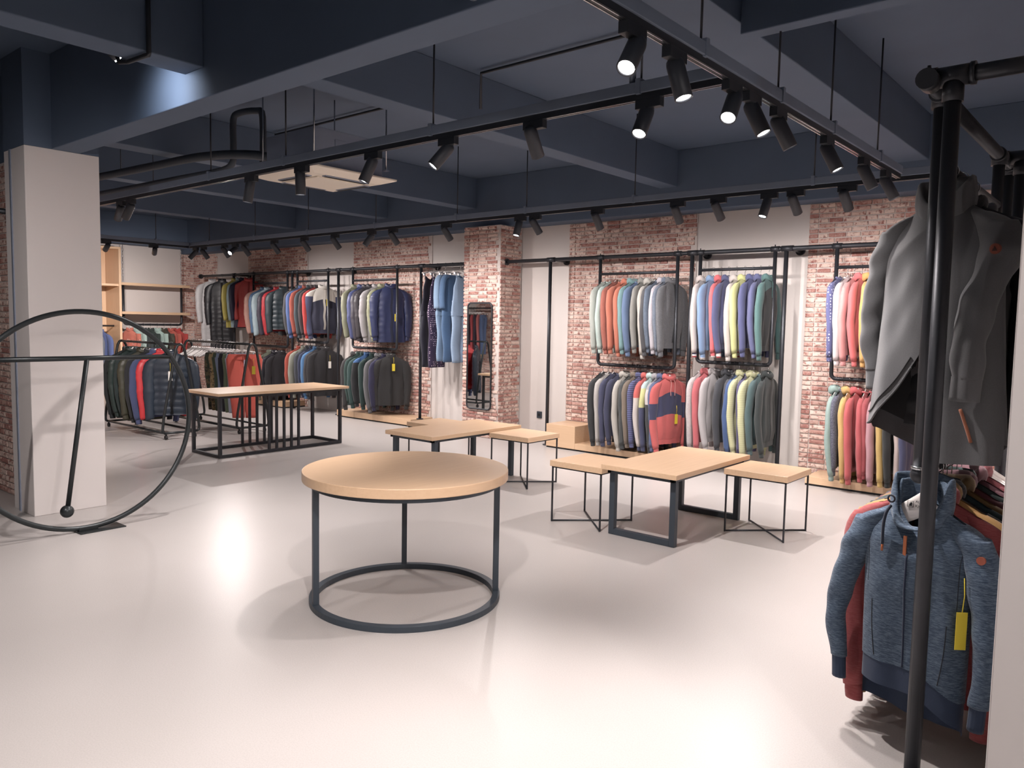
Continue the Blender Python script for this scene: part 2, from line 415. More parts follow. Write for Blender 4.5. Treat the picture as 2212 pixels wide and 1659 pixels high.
# ================================================================== lighting tracks
TZ = 2.66
def fixture_mesh():
    d = {}
    d['adapter'] = MB().box(-.02, .02, -.09, .05, -.045, 0).mesh('adapter', .002)
    d['adapter'].materials.append(M['track'])
    d['stem'] = MB().cyl((0, 0, -.04), (0, 0, -.085), .008, 8).mesh('stem'); d['stem'].materials.append(M['track'])
    b = MB(); n = 20   # lamp body points along -Z from the joint
    prof = [(.0, .05), (.024, .05), (.034, .038), (.0375, .02), (.0375, -.125), (.033, -.128), (.031, -.115), (.0, -.115)]
    for i in range(1, len(prof)-2):
        pass
    v = []; f = []
    for r, z in prof[1:-1]:
        for k in range(n):
            a = 2*math.pi*k/n; v.append((r*math.cos(a), r*math.sin(a), z))
    m = len(prof)-2
    for i in range(m-1):
        for k in range(n):
            l = (k+1) % n; f.append((i*n+k, i*n+l, (i+1)*n+l, (i+1)*n+k))
    f.append(tuple(range(n)))
    b.add(v, f, 0, True); d['lamp_body'] = b.mesh('lamp_body'); d['lamp_body'].materials.append(M['lampbody'])
    v = [(.031*math.cos(2*math.pi*k/n), .031*math.sin(2*math.pi*k/n), -.118) for k in range(n)]
    v += [(x, y, -.116) for x, y, z in v]
    d['lens'] = MB().add(v, [tuple(range(n)), tuple(range(2*n-1, n-1, -1))]+[(k, (k+1) % n, n+(k+1) % n, n+k) for k in range(n)]).mesh('lens')
    d['lens'].materials.append(M['lens']); return d
FX = fixture_mesh()
def spot(p, axis, aim, label, group, power=1.0, size=58, glow=None):
    """p: point on the underside of the track, axis: 'x'/'y' track run, aim: world direction"""
    t_ = thing('track_spotlight', label, 'spotlight', p, group=group)
    inst('adapter', FX['adapter'], t_, rot=(0, 0, math.pi/2 if axis == 'x' else 0))
    inst('stem', FX['stem'], t_)
    q = Vector(aim).normalized().to_track_quat('-Z', 'Y').to_euler()
    b = inst('lamp_body', FX['lamp_body'], t_, loc=(0, 0, -.075), rot=q)
    inst('lens', FX['lens'], b)
    if power > 0:
        L = bpy.data.lights.new('spot_beam', 'SPOT'); L.energy = SPOT_W*power; L.color = SPOT_COL
        L.spot_size = R(min(150, size*1.55)); L.spot_blend = 1.0; L.shadow_soft_size = 0.025
        lo = bpy.data.objects.new('spot_beam', L); link(lo, b, (0, 0, -.132))
    return t_
def track(label, p0, p1, rods, joints=()):
    x0, y0 = p0; x1, y1 = p1; ax = abs(x1-x0) > abs(y1-y0)
    t_ = thing('lighting_track', label, 'track', ((x0+x1)/2, (y0+y1)/2, TZ), group='suspended lighting tracks')
    w_ = .03
    def strip(hw, z0, z1):
        return MB().box(min(x0, x1), max(x0, x1), y0-hw, y0+hw, z0, z1) if ax else MB().box(x0-hw, x0+hw, min(y0, y1), max(y0, y1), z0, z1)
    strip(w_, TZ+.03, TZ+.085).build('channel', M['channel'], t_, .003)
    c = strip(.018, TZ, TZ+.03).build('conductor_rail', M['track'], t_)
    mb = MB()
    for s_ in (-1, 1):
        if ax: mb.box(min(x0, x1), max(x0, x1), y0+s_*.011-.0025, y0+s_*.011+.0025, TZ-.002, TZ+.002)
        else: mb.box(x0+s_*.011-.0025, x0+s_*.011+.0025, min(y0, y1), max(y0, y1), TZ-.002, TZ+.002)
    mb.build('contact_strip', M['steel'], c)
    for r_ in rods:
        q = (r_, y0) if ax else (x0, r_)
        MB().cyl((q[0], q[1], TZ+.09), (q[0], q[1], ZC), .006, 6).build('suspension_rod', M['pipe'], t_)
        hx, hy = (.014, .036) if ax else (.036, .014)
        MB().box(q[0]-hx, q[0]+hx, q[1]-hy, q[1]+hy, TZ+.025, TZ+.10).build('clamp', M['channel'], t_, .002)
    return t_
NY, FY, RX, LX = 3.42, 6.36, -1.60, -12.20
track('long near lighting track crossing under the air conditioner', (-9.4, NY), (RX-.035, NY), (-8.9, -6.2, -5.12, -3.55, -2.08))
track('far lighting track running along the back wall', (LX, FY), (-1.4, FY), (-11.6, -10.3, -9.0, -7.6, -6.2, -5.2, -3.9, -2.25))
track('right-hand lighting track running away from the viewer', (RX, -2.0), (RX, 6.25), (-1.2, .6, 2.1, 3.1, 3.95, 4.75, 5.7))
track('short left lighting track before the wooden shelves', (LX, 4.2), (LX, FY-.035), (4.8, 5.8))
track('added unseen lighting track overhead on the left, above the viewer', (-4.4, .3), (RX-.05, .3), (-3.6, -2.4))  # unseen track, added to carry the extra overhead spotlights
def sp(track_, u, aim, label, power=1.0, size=58):
    if track_ == 'n': spot((u, NY, TZ), 'x', aim, label, 'near track spotlights', power, size)
    if track_ == 'f': spot((u, FY, TZ), 'x', aim, label, 'back wall track spotlights', power, size)
    if track_ == 'r': spot((RX, u, TZ), 'y', aim, label, 'right track spotlights', power, size)
    if track_ == 'l': spot((LX, u, TZ), 'y', aim, label, 'left track spotlights', power, size)
    if track_ == 'o': spot((u, .3, TZ), 'x', aim, label, 'added overhead track spotlights', power, size)  # lamps of the added overhead track, out of view
# near track
sp('n', -7.92, (-.75, .1, -.75), 'near-track spotlight closest to the white column, tilted left', 1.3)
sp('n', -7.71, (-.62, -.10, -.75), 'near-track spotlight second from the white column, tilted left', 1.3)
sp('n', -5.61, (-.10, -.12, -1), 'near-track spotlight left of the air conditioner panel, pointing down', .8)
sp('n', -4.94, (.02, .02, -1), 'near-track spotlight hanging straight down before the air conditioner panel', .6)
sp('n', -4.14, (-.22, -.30, -.88), 'near-track spotlight over the right end of the air conditioner panel', .6)
sp('n', -3.44, (-.34, -.52, -.76), 'glaring near-track spotlight right of the air conditioner, facing forward', 1.0, 44)
sp('n', -2.77, (-.1, .62, -.8), 'near-track spotlight turned away towards the back wall', 1.5)
sp('n', -2.05, (.05, -.52, -.8), 'brightest near-track spotlight, by the right-hand track', 1.1, 46)
# right track
sp('r', 2.58, (.10, -.62, -.75), 'topmost glaring spotlight on the right-hand track', 1.05)
sp('r', 2.90, (.29, -.02, -.9), 'right-track spotlight with a wide black body, second from the top', 1.1)
sp('r', 3.44, (.10, -.62, -.75), 'glaring right-track spotlight third from the top, facing forward', 1.15)
sp('r', 3.66, (.42, .02, -.85), 'right-track spotlight fourth from the top, lens glowing', 1.1)
sp('r', 3.99, (.36, .26, -.85), 'right-track spotlight fifth from the top, turned to the back wall', 1.1)
sp('r', 4.73, (.42, .06, -.85), 'right-track spotlight above the brick strip, lens showing oval', 1.1)
sp('r', 5.44, (.38, .18, -.85), 'right-track spotlight second from its far end', 1.1)
sp('r', 5.95, (.42, .16, -.85), 'right-track spotlight at the far end over the grey coat', 1.1)
# far track
toW = [(.12, .62, -.78), (.2, .55, -.8), (.05, .6, -.8)]
FS = [(-12.05, (-.55, -.45, -.75), 'far-track spotlight nearest the corner, lens turned forward'),
      (-11.80, toW[1], 'far-track spotlight second from the corner, turned to the bricks'),
      (-11.17, toW[2], 'far-track spotlight just left of the glaring one in the corner'),
      (-10.87, (.25, -.75, -.55), 'glaring far-track spotlight near the corner'),
      (-10.60, toW[1], 'far-track spotlight just right of the glaring one in the corner'),
      (-9.83, toW[1], 'far-track spotlight over the puffer jackets'),
      (-9.11, toW[0], 'far-track spotlight over the white and navy jacket'),
      (-8.44, toW[1], 'far-track spotlight over the narrow white panel'),
      (-7.70, (-.35, -.45, -.8), 'far-track spotlight tilted left with its lens showing'),
      (-7.30, toW[1], 'far-track spotlight left of the hanging jumpsuits'),
      (-6.39, toW[0], 'far-track spotlight over the hanging jumpsuits'),
      (-5.30, (-.05, -.28, -.95), 'bright far-track spotlight hanging down at the brick column'),
      (-5.10, toW[1], 'far-track spotlight over the white socket panel'),
      (-4.33, toW[2], 'far-track spotlight over the rust and orange hoodies'),
      (-3.47, toW[2], 'far-track spotlight over the charcoal hoodies'),
      (-3.08, toW[0], 'far-track spotlight at the left edge of the wide white panel'),
      (-2.63, (-.12, -.30, -.9), 'bright far-track spotlight in the middle of the wide white panel'),
      (-2.41, toW[0], 'far-track spotlight at the right edge of the wide white panel'),
      (-2.01, toW[0], 'rightmost far-track spotlight before the bricks')]
for x, a, lb in FS: sp('f', x, a, lb, 0.64 if a[1] > 0 else 1.1, 84)
sp('l', 5.07, (-.9, .1, -.42), 'left-track spotlight beside the white column', 1.5)
sp('l', 5.78, (-.9, .35, -.42), 'left-track spotlight over the wooden shelves', 1.6)
# unseen lamps added above the viewer where the visible ones light too little
sp('r', 1.35, (-.55, .55, -.75), 'added unseen spotlight overhead on the right track, brightening the round table', 1.15, 70)
sp('r', .55, (-.55, .2, -.8), 'added unseen spotlight overhead on the right track, brightening the open floor', .6, 70)
sp('o', -4.3, (-.62, .62, -.62), 'added unseen overhead spotlight brightening the steel ring and white column', 1.0, 70)
sp('o', -3.2, (.05, .05, -1), 'added unseen overhead spotlight brightening the open floor', 1.2, 70)
sp('o', -2.3, (1.55, 2.9, -1.05), 'added unseen overhead spotlight brightening the grey coat on the near rack', .15, 36)
track('added lighting track on the far right, outside the picture', (1.6, -2.0), (1.6, 1.9), (-1.2, .8))  # unseen track added to hold extra lamps for partition and floor
spot((1.6, .2, TZ), 'y', (-.62, .75, -.55), 'added spotlight right of the picture brightening the white partition', 'added right side spotlights', 1.15, 60)  # unseen lamp added to brighten the partition end face
spot((1.6, 1.2, TZ), 'y', (-.6, .2, -.8), 'added spotlight right of the picture brightening the floor', 'added right side spotlights', .6, 70)  # unseen lamp added for more light on the right-hand floor
# conduit lamp behind the cross beam at upper left
t_ = thing('conduit_lamp', 'small lamp on a black conduit under the upper left cross beam', 'lamp', (-4.56, 1.96, 2.93))
MB().tube([(-4.294, 2.02, 3.49), (-4.294, 2.02, 2.96), (-4.298, 2.02, 2.952), (-4.50, 2.0, 2.95), (-4.565, 1.98, 2.955), (-4.575, 1.975, 2.99)], .013, 8).build('conduit', M['pipe'], t_)
h = MB().cyl((-4.60, 1.94, 3.03), (-4.60, 1.99, 2.99), .03, 14).build('lamp_head', M['lampbody'], t_)
MB().cyl((-4.60, 1.991, 2.989), (-4.60, 1.997, 2.984), .026, 14).build('lens', M['lens'], h)
L = bpy.data.lights.new('lamp_beam', 'SPOT'); L.energy = 15; L.color = (.90, .93, 1.0); L.spot_size = R(120); L.spot_blend = .9; L.shadow_soft_size = .03
lo = bpy.data.objects.new('lamp_beam', L); link(lo, h, (-4.60, 2.0, 2.98)); lo.rotation_euler = Vector((-.15, .8, -.35)).to_track_quat('-Z', 'Y').to_euler()
# ================================================================== ceiling services
t_ = thing('air_conditioner', 'white square ceiling cassette air conditioner with grey metal body', 'air conditioner', (-5.47, 4.05, 2.72))
ax0, ax1, ay0, ay1, az = -5.90, -5.06, 3.60, 4.46, 2.70
mb = MB()
def frus(z0, i0, z1, i1):
    a = [(ax0+i0, ay0+i0, z0), (ax1-i0, ay0+i0, z0), (ax1-i0, ay1-i0, z0), (ax0+i0, ay1-i0, z0)]
    b = [(ax0+i1, ay0+i1, z1), (ax1-i1, ay0+i1, z1), (ax1-i1, ay1-i1, z1), (ax0+i1, ay1-i1, z1)]
    return a, b
a, b = frus(az+.035, 0, az+.02, 0); c, d = frus(az-.012, .10, az-.012, .16)
mb.add(a+b+c, [(3, 2, 1, 0)]+[(i, (i+1) % 4, 4+(i+1) % 4, 4+i) for i in range(4)]+[(4+i, 4+(i+1) % 4, 8+(i+1) % 4, 8+i) for i in range(4)]+[(8, 9, 10, 11)])
pn = mb.build('fascia', M['acwhite'], t_, .004)
g = MB().box(ax0+.2, ax1-.2, ay0+.2, ay1-.2, az-.024, az-.010).build('intake_grille', M['acwhite'], t_, .006)
for (x0, x1, y0, y1) in ((ax0+.22, ax1-.22, ay0+.115, ay0+.165), (ax0+.22, ax1-.22, ay1-.165, ay1-.115), (ax0+.115, ax0+.165, ay0+.22, ay1-.22), (ax1-.165, ax1-.115, ay0+.22, ay1-.22)):
    v = MB().box(x0, x1, y0, y1, az-.020, az-.006).build('vane', M['acgrey'], t_, .003)
    MB().box(x0+.01, x1-.01, y0+.008, y1-.008, az-.0225, az-.0195).build('slot', M['dark'], v)
bd = MB().box(ax0+.10, ax1-.08, ay0+.09, ay1-.09, az+.035, az+.34).build('body', M['acgrey'], t_, .006)
MB().box(ax1-.081, ax1-.074, ay0+.28, ay0+.42, az+.13, az+.27).build('access_cover', M['acgrey'], bd, .002)
for x, y in ((ax0+.08, ay0+.07), (ax1-.06, ay0+.07), (ax0+.08, ay1-.07), (ax1-.06, ay1-.07)):
    MB().cyl((x, y, az+.10), (x, y, ZC-.002), .006, 6).build('suspension_rod', M['steel'], t_)
    MB().box(x-.02, x+.02, y-.02, y+.02, az+.10, az+.11).build('bracket', M['steel'], t_)
def pipe_thing(name, label, path, r, mat, cat='pipe', n=8, straps=()):
    t_ = thing(name, label, cat, path[0])
    MB().tube(path, r, n).build('pipe', mat, t_)
    for q in straps: MB().tube([(q[0], q[1], q[2]-.001+r*1.15*0), (q[0], q[1], ZC-.002)], .005, 5).build('strap', M['pipe'], t_)
    return t_
def smooth(pts, k=5):
    P_ = [Vector(p) for p in pts]; out = []
    for i in range(len(P_)-1):
        p0 = P_[max(i-1, 0)]; p1 = P_[i]; p2 = P_[i+1]; p3 = P_[min(i+2, len(P_)-1)]
        for j in range(k):
            t = j/k
            out.append(tuple(0.5*((2*p1)+(-p0+p2)*t+(2*p0-5*p1+4*p2-p3)*t*t+(-p0+3*p1-3*p2+p3)*t**3)))
    out.append(tuple(P_[-1])); return out
pipe_thing('insulated_pipe', 'upper thick insulated pipe curving to the air conditioner', smooth([(-11.0, 3.55, 3.04), (-9.0, 3.62, 3.03), (-7.8, 3.66, 3.02), (-6.9, 3.72, 3.02), (-6.25, 3.86, 2.98), (-5.86, 4.1, 2.88)]), .04, M['insul'], straps=((-8.4, 3.64, 3.05),))
pipe_thing('insulated_pipe', 'lower insulated pipe with an upturned end by the air conditioner', smooth([(-11.0, 3.80, 2.94), (-9.0, 3.86, 2.93), (-7.6, 3.9, 2.93), (-6.95, 3.92, 2.93), (-6.75, 3.93, 2.97), (-6.72, 3.93, 3.1), (-6.72, 3.93, 3.36), (-6.66, 3.95, 3.42), (-6.45, 4.0, 3.42), (-6.38, 4.02, 3.36), (-6.38, 4.02, 2.9)], 4), .03, M['insul'], straps=((-8.2, 3.88, 2.95),))
pipe_thing('ceiling_conduit', 'thin black conduit along the slab behind the right-hand track', [(-4.2, 4.55, 3.2), (-4.2, 4.55, 3.47), (-1.9, 4.55, 3.47)], .012, M['pipe'])
pipe_thing('ceiling_conduit', 'thin black conduit along the slab over the air conditioner', [(-7.3, 4.75, 3.47), (-4.55, 4.75, 3.47)], .012, M['pipe'])
pipe_thing('drop_pole', 'black square drop post hanging from the slab to the near track', [(-2.13, 3.42, 2.74), (-2.13, 3.42, ZC)], .02, M['channel'], 'post', 4)
t_ = thing('smoke_detector', 'round grey ceiling detector at the top edge of the picture', 'detector', (-2.19, 2.335, 2.87))
MB().tube([(-2.19, 2.335, 2.87), (-2.19, 2.30, 2.87)], .05, 20).build('base', M['channel'], t_)
MB().tube([(-2.19, 2.30, 2.87), (-2.19, 2.275, 2.87)], [.042, .034], 20).build('head', M['acgrey'], t_)
# ================================================================== tables
def edge_top(x0, x1, y0, y1, z0, z1): return MB().box(x0, x1, y0, y1, z0, z1)
# round table
cx, cy = -3.21, 2.915
t_ = thing('round_table', 'round oak-topped table on a dark steel ring base in the foreground', 'table', (cx, cy, 0))
def disc(r, z0, z1, n=96):
    v = [(cx+r*math.cos(2*math.pi*k/n), cy+r*math.sin(2*math.pi*k/n), z) for z in (z0, z1) for k in range(n)]
    m = MB().add(v, [tuple(reversed(range(n))), tuple(range(n, 2*n))]+[(k, (k+1) % n, n+(k+1) % n, n+k) for k in range(n)])
    return m
tp = disc(.567, .683, .735).build('tabletop', M['wood_y'], t_, .004)
def flat_ring(ri, ro, z0, z1, n=96):
    v = []
    for r, z in ((ri, z0), (ro, z0), (ro, z1), (ri, z1)):
        v += [(cx+r*math.cos(2*math.pi*k/n), cy+r*math.sin(2*math.pi*k/n), z) for k in range(n)]
    f = [(i*n+k, i*n+(k+1) % n, ((i+1) % 4)*n+(k+1) % n, ((i+1) % 4)*n+k) for i in range(4) for k in range(n)]
    return MB().add(v, f)
flat_ring(.485, .525, .655, .683).build('upper_ring', M['frame'], t_, .001)
flat_ring(.490, .530, 0, .032).build('floor_ring', M['frame'], t_, .002)
for a in (-112, 46, 139):
    c_, s_ = math.cos(R(a)), math.sin(R(a)); r_ = .508
    MB().obox((cx+r_*c_, cy+r_*s_, .344), (c_, s_, 0), (-s_, c_, 0), (0, 0, 1), .016, .016, .313).build('leg', M['frame'], t_, .002)
# rectangular tables on U frames
def rect_table(x0, x1, y0, y1, z, label):
    t_ = thing('display_table', label, 'table', ((x0+x1)/2, (y0+y1)/2, 0), group='low oak display tables')
    MB().box(x0, x1, y0, y1, z-.036, z).build('tabletop', M['wood_y'], t_, .0025)
    ins = .035; w_ = .022
    MB().box(x0+ins, x1-ins, y0+ins, y0+ins+.03, z-.062, z-.036).box(x0+ins, x1-ins, y1-ins-.03, y1-ins, z-.062, z-.036)\
        .box(x0+ins, x0+ins+.03, y0+ins, y1-ins, z-.062, z-.036).box(x1-ins-.03, x1-ins, y0+ins, y1-ins, z-.062, z-.036).build('apron', M['frame'], t_, .001)
    for yy in (y0+.065, y1-.065-.044):
        for xx in (x0+ins, x1-ins-.044): MB().box(xx, xx+.044, yy, yy+.044, .001, z-.062).build('leg', M['frame'], t_, .002)
        MB().box(x0+ins+.044, x1-ins-.044, yy, yy+.044, .001, .045).build('foot_rail', M['frame'], t_, .002)
rect_table(-3.145, -2.53, 4.775, 6.005, .527, 'low oak table on dark steel frames, nearer the right stools')
rect_table(-5.64, -5.0, 4.845, 6.10, .517, 'low oak table on dark steel frames, farther back at centre')
def stool(x0, y0, label, s=.462, z=.487):
    t_ = thing('display_stool', label, 'stool', (x0+s/2, y0+s/2, 0), group='square oak stools on thin wire legs')
    x1, y1 = x0+s, y0+s
    MB().box(x0-.012, x1+.012, y0-.012, y1+.012, z-.045, z).build('seat', M['wood_y'], t_, .0025)
    r_ = .0055
    MB().box(x0, x1, y0, y0+.012, z-.056, z-.045).box(x0, x1, y1-.012, y1, z-.056, z-.045).box(x0, x0+.012, y0, y1, z-.056, z-.045).box(x1-.012, x1, y0, y1, z-.056, z-.045).build('seat_rail', M['pipe'], t_)
    for px, py in ((x0, y0), (x1, y0), (x1, y1), (x0, y1)):
        qx, qy = px+(r_ if px == x0 else -r_), py+(r_ if py == y0 else -r_)
        MB().box(qx-r_, qx+r_, qy-r_, qy+r_, .001, z-.056).build('leg', M['pipe'], t_)
    MB().tube([(x0+r_, y0+r_, .008), (x1-r_, y1-r_, .008)], .007, 4).build('cross_brace', M['pipe'], t_)
    MB().tube([(x1-r_, y0+r_, .0081), (x0+r_, y1-r_, .0081)], .007, 4).build('cross_brace', M['pipe'], t_)
stool(-2.505, 5.51, 'oak stool on thin wire legs, right of the nearer low table')
stool(-3.64, 4.83, 'oak stool on thin wire legs, left of the nearer low table')
stool(-4.975, 5.61, 'oak stool on thin wire legs, right of the farther low table')
stool(-6.13, 5.585, 'oak stool on thin wire legs, half hidden behind the farther low table')
# long table with slatted base
x0, x1, y0, y1, z = -8.58, -7.84, 4.38, 6.14, .725
t_ = thing('long_table', 'long oak table on a black frame with slatted sides', 'table', (-8.22, 5.25, 0))
MB().box(x0, x1, y0, y1, z-.03, z).build('tabletop', M['wood_y'], t_, .002)
fx0, fx1, fy0, fy1, w_ = -8.53, -7.92, 4.43, 6.09, .034
for zz in (.001, z-.064):
    MB().box(fx0, fx0+w_, fy0, fy1, zz, zz+w_).build('long_rail', M['pipe'], t_, .001)
    MB().box(fx1-w_, fx1, fy0, fy1, zz, zz+w_).build('long_rail', M['pipe'], t_, .001)
    MB().box(fx0+w_, fx1-w_, fy0, fy0+w_, zz, zz+w_).build('end_rail', M['pipe'], t_, .001)
    MB().box(fx0+w_, fx1-w_, fy1-w_, fy1, zz, zz+w_).build('end_rail', M['pipe'], t_, .001)
for xx in (fx0, fx1-w_):
    for yy in (fy0, fy1-w_): MB().box(xx, xx+w_, yy, yy+w_, .035, z-.064).build('leg', M['pipe'], t_, .001)
    for k in range(5):
        yy = 5.05+.1*k
        MB().box(xx+.004, xx+.030, yy, yy+.026, .035, z-.064).build('slat', M['pipe'], t_, .001)
# ================================================================== steel ring sculpture
X = -5.88; yc, zc, rr = 2.26, .80, .775
t_ = thing('steel_ring', 'big black steel ring with crossbar and slanted rod on floor', 'sculpture', (X, yc, 0))
MB().tube([(X, yc+rr*math.cos(2*math.pi*k/96), zc+rr*math.sin(2*math.pi*k/96)) for k in range(96)], .0185, 12, closed=True).build('ring', M['ring'], t_)
MB().cyl((X, 1.62, 1.245), (X, 2.905, 1.245), .0175, 12).build('crossbar', M['ring'], t_)
rd = MB().cyl((X, 2.285, 1.235), (X, 2.135, .19), .0165, 12).build('slanted_rod', M['ring'], t_)
MB().ball((X, 2.13, .165), .045, 20, 12).build('ball', M['ring'], rd)
MB().box(X-.085, X+.085, 2.185, 2.50, .0005, .008).build('base_plate', M['ring'], t_, .002)
MB().box(X-.02, X+.02, 2.20, 2.33, .008, .035).build('weld_block', M['ring'], t_, .003)
# ================================================================== pipe racks on the back wall
YB = 7.88; ZR = 2.355; PR = .0235
def pipe_rack(label, x0, x1, posts, frames, name='pipe_rack', end0=True):
    t_ = thing(name, label, 'clothes rack', ((x0+x1)/2, YB, 0), group='black pipe racks along the back wall')
    MB().cyl((x0, YB, ZR), (x1, YB, ZR), PR, 12).build('top_rail', M['pipe'], t_)
    if end0:
        MB().cyl((x0-.02, YB, ZR), (x0+.02, YB, ZR), .045, 16).build('end_flange', M['pipe'], t_)
    for px, foot in posts:
        MB().cyl((px, YB, foot), (px, YB, ZR), PR*.95, 12).build('post', M['pipe'], t_)
        so = MB().cyl((px+.03, YB, ZR-.0), (px+.03, WY, ZR), PR*.85, 10).build('wall_standoff', M['pipe'], t_)
        MB().cyl((px+.03, WY-.03, ZR), (px+.03, WY-.002, ZR), .048, 16).build('wall_flange', M['pipe'], so)
        MB().cyl((px, YB, foot), (px, YB, foot+.012), .05, 16).build('foot_flange', M['pipe'], t_)
        MB().cyl((px-.05, YB, ZR), (px+.07, YB, ZR), PR*1.3, 12).build('tee_joint', M['pipe'], t_)
    for (a, b, zh, zl) in frames:
        r_ = PR*.85; c_ = .05
        pa = [(a, YB, ZR), (a, YB, zl+c_)]
        cor = [(a+c_*(1-math.cos(R(q))), YB, zl+c_*(1-math.sin(R(q)))) for q in (0, 22, 45, 67, 90)]
        cor2 = [(b-c_*(1-math.sin(R(q))), YB, zl+c_*(1-math.cos(R(q)))) for q in (0, 22, 45, 67, 90)]
        MB().tube(pa[:1]+cor+cor2+[(b, YB, ZR)], r_, 10).build('hanging_frame', M['pipe'], t_)
        MB().cyl((a, YB, zh), (b, YB, zh), r_*.8, 10).build('hanging_bar', M['pipe'], t_)
        for q in (a, b): MB().cyl((q-.045, YB, ZR), (q+.045, YB, ZR), PR*1.25, 12).build('tee_joint', M['pipe'], t_)
        for q in (a, b):
            MB().cyl((q-.004, YB, ZR+PR), (q-.004, YB, ZR+PR+.022), .006, 6).build('grub_screw', M['pipe'], t_)
    return t_
pipe_rack('black pipe rack from the brick column to the right edge', -6.768, -.40,
          [(-6.035, 0), (-4.075, .092), (-3.03, 0)], [(-5.28, -4.25, 2.155, 1.075), (-3.975, -3.145, 2.165, 1.165), (-2.53, -1.35, 2.15, 1.065)])
pipe_rack('long black pipe rack left of the brick column', -14.72, -7.43,
          [(-13.5, 0), (-11.62, 0), (-10.34, 0), (-8.40, .11)], [(-12.83, -11.76, 2.175, 1.06), (-11.47, -10.61, 2.19, 1.17), (-9.97, -8.92, 2.175, 1.12)])
# ================================================================== rolling racks
def rolling_rack(label, x0, x1, yc_, h=1.2):
    t_ = thing('rolling_rack', label, 'clothes rack', ((x0+x1)/2, yc_, 0), group='rolling garment racks')
    for x in (x0, x1):
        w0, w1 = .235, .045
        path = [(x, yc_-.21, .085), (x, yc_-w0, .10), (x, yc_-w0-.005, .14), (x, yc_-w0+.01, .28)]
        path += [(x, yc_-w1-.01, h-.05)] + [(x, yc_-w1*math.cos(R(q)), h-.04+.045*math.sin(R(q))) for q in (10, 40, 70, 90, 110, 140, 170)] + [(x, yc_+w1+.01, h-.05)]
        path += [(x, yc_+w0-.01, .28), (x, yc_+w0+.005, .14), (x, yc_+w0, .10), (x, yc_+.21, .085)]
        MB().tube(path, .017, 10).build('end_frame', M['ring'], t_)
        MB().cyl((x, yc_-.21, .085), (x, yc_+.21, .085), .015, 8).build('foot_bar', M['ring'], t_)
        for s_ in (-1, 1):
            c_ = MB().tube([(x-.02, yc_+s_*.19, .085), (x-.02, yc_+s_*.19, .05)], .012, 8).build('caster', M['ring'], t_)
            MB().cyl((x-.02, yc_+s_*.19-.012, .028), (x-.02, yc_+s_*.19+.012, .028), .027, 14).build('wheel', M['rubber'], c_)
    MB().cyl((x0, yc_, h), (x1, yc_, h), .0155, 10).build('top_bar', M['ring'], t_)
    for s_ in (-1, 1): MB().cyl((x0, yc_+s_*.205, .085), (x1, yc_+s_*.205, .085), .0145, 8).build('base_rail', M['ring'], t_)
    return t_
rolling_rack('rolling rack of jackets directly behind the steel ring', -11.25, -9.58, 4.84)
rolling_rack('rolling rack of trousers and bare hangers behind the long table', -11.15, -9.42, 5.76)
# ================================================================== hanging shelf on left wall and tall oak cabinet
SX = XL+.32
t_ = thing('hanging_shelf', 'two oak shelves on a black pipe frame hung by chains', 'shelf', (SX, 7.3, 1.2))
for zz in (2.13, 1.585):
    MB().box(SX-.16, SX+.16, 6.52, 7.86, zz, zz+.05).build('shelf_board', M['wood_y'], t_, .002)
MB().tube([(SX, 6.62, 2.13), (SX, 6.62, 1.45)]+[(SX, 6.62+.06*(1-math.cos(R(q))), 1.45-.06*math.sin(R(q))) for q in (30, 60, 90)]+[(SX, 7.70+.06*math.sin(R(q)), 1.45-.06*math.cos(R(q))) for q in (0, 30, 60)]+[(SX, 7.76, 1.45), (SX, 7.76, 2.13)], .022, 10).build('pipe_frame', M['pipe'], t_)
for yy in (6.62, 7.76):
    ch = MB()
    for k in range(12):
        zz = 2.2+k*.06; a = k % 2
        ch.tube([(SX+(.012*math.cos(2*math.pi*q/8) if a else 0), yy+(0 if a else .012*math.cos(2*math.pi*q/8)), zz+.034*math.sin(2*math.pi*q/8)) for q in range(8)], .0035, 5, closed=True)
    ch.cyl((SX, yy, 2.88), (SX, yy, 2.92), .003, 5)
    ch.build('chain', M['steel'], t_)
t_ = thing('oak_cabinet', 'tall open oak cabinet half hidden behind the white column', 'cabinet', (XL+.3, 6.2, 0))
MB().box(XL+.01, XL+.62, 6.42, 6.46, 0, 2.78).build('side_panel', M['wood_z'], t_, .002)
MB().box(XL+.01, XL+.62, 5.2, 5.24, 0, 2.78).build('side_panel', M['wood_z'], t_, .002)
MB().box(XL+.01, XL+.03, 5.24, 6.42, 0, 2.78).build('back_panel', M['wood_z'], t_)
MB().box(XL+.03, XL+.60, 5.24, 6.42, 2.10, 2.14).build('shelf_board', M['wood_y'], t_, .002)
MB().box(XL+.01, XL+.62, 5.2, 6.46, 2.78, 2.82).build('top_panel', M['wood_y'], t_, .002)
MB().cyl((XL+.36, 5.24, 1.36), (XL+.36, 6.42, 1.36), .016, 10).build('hanging_bar', M['pipe'], t_)
# flange of a rack on the wall left of the column
t_ = thing('wall_flange', 'black pipe end flange at the left picture edge', 'flange', (-7.1, 2.14, 2.355))
MB().cyl((-7.10, 2.30, 2.355), (-7.10, 2.10, 2.355), .022, 12).build('pipe', M['pipe'], t_)
MB().cyl((-7.10, 2.115, 2.355), (-7.10, 2.09, 2.355), .05, 18).build('flange', M['pipe'], t_)
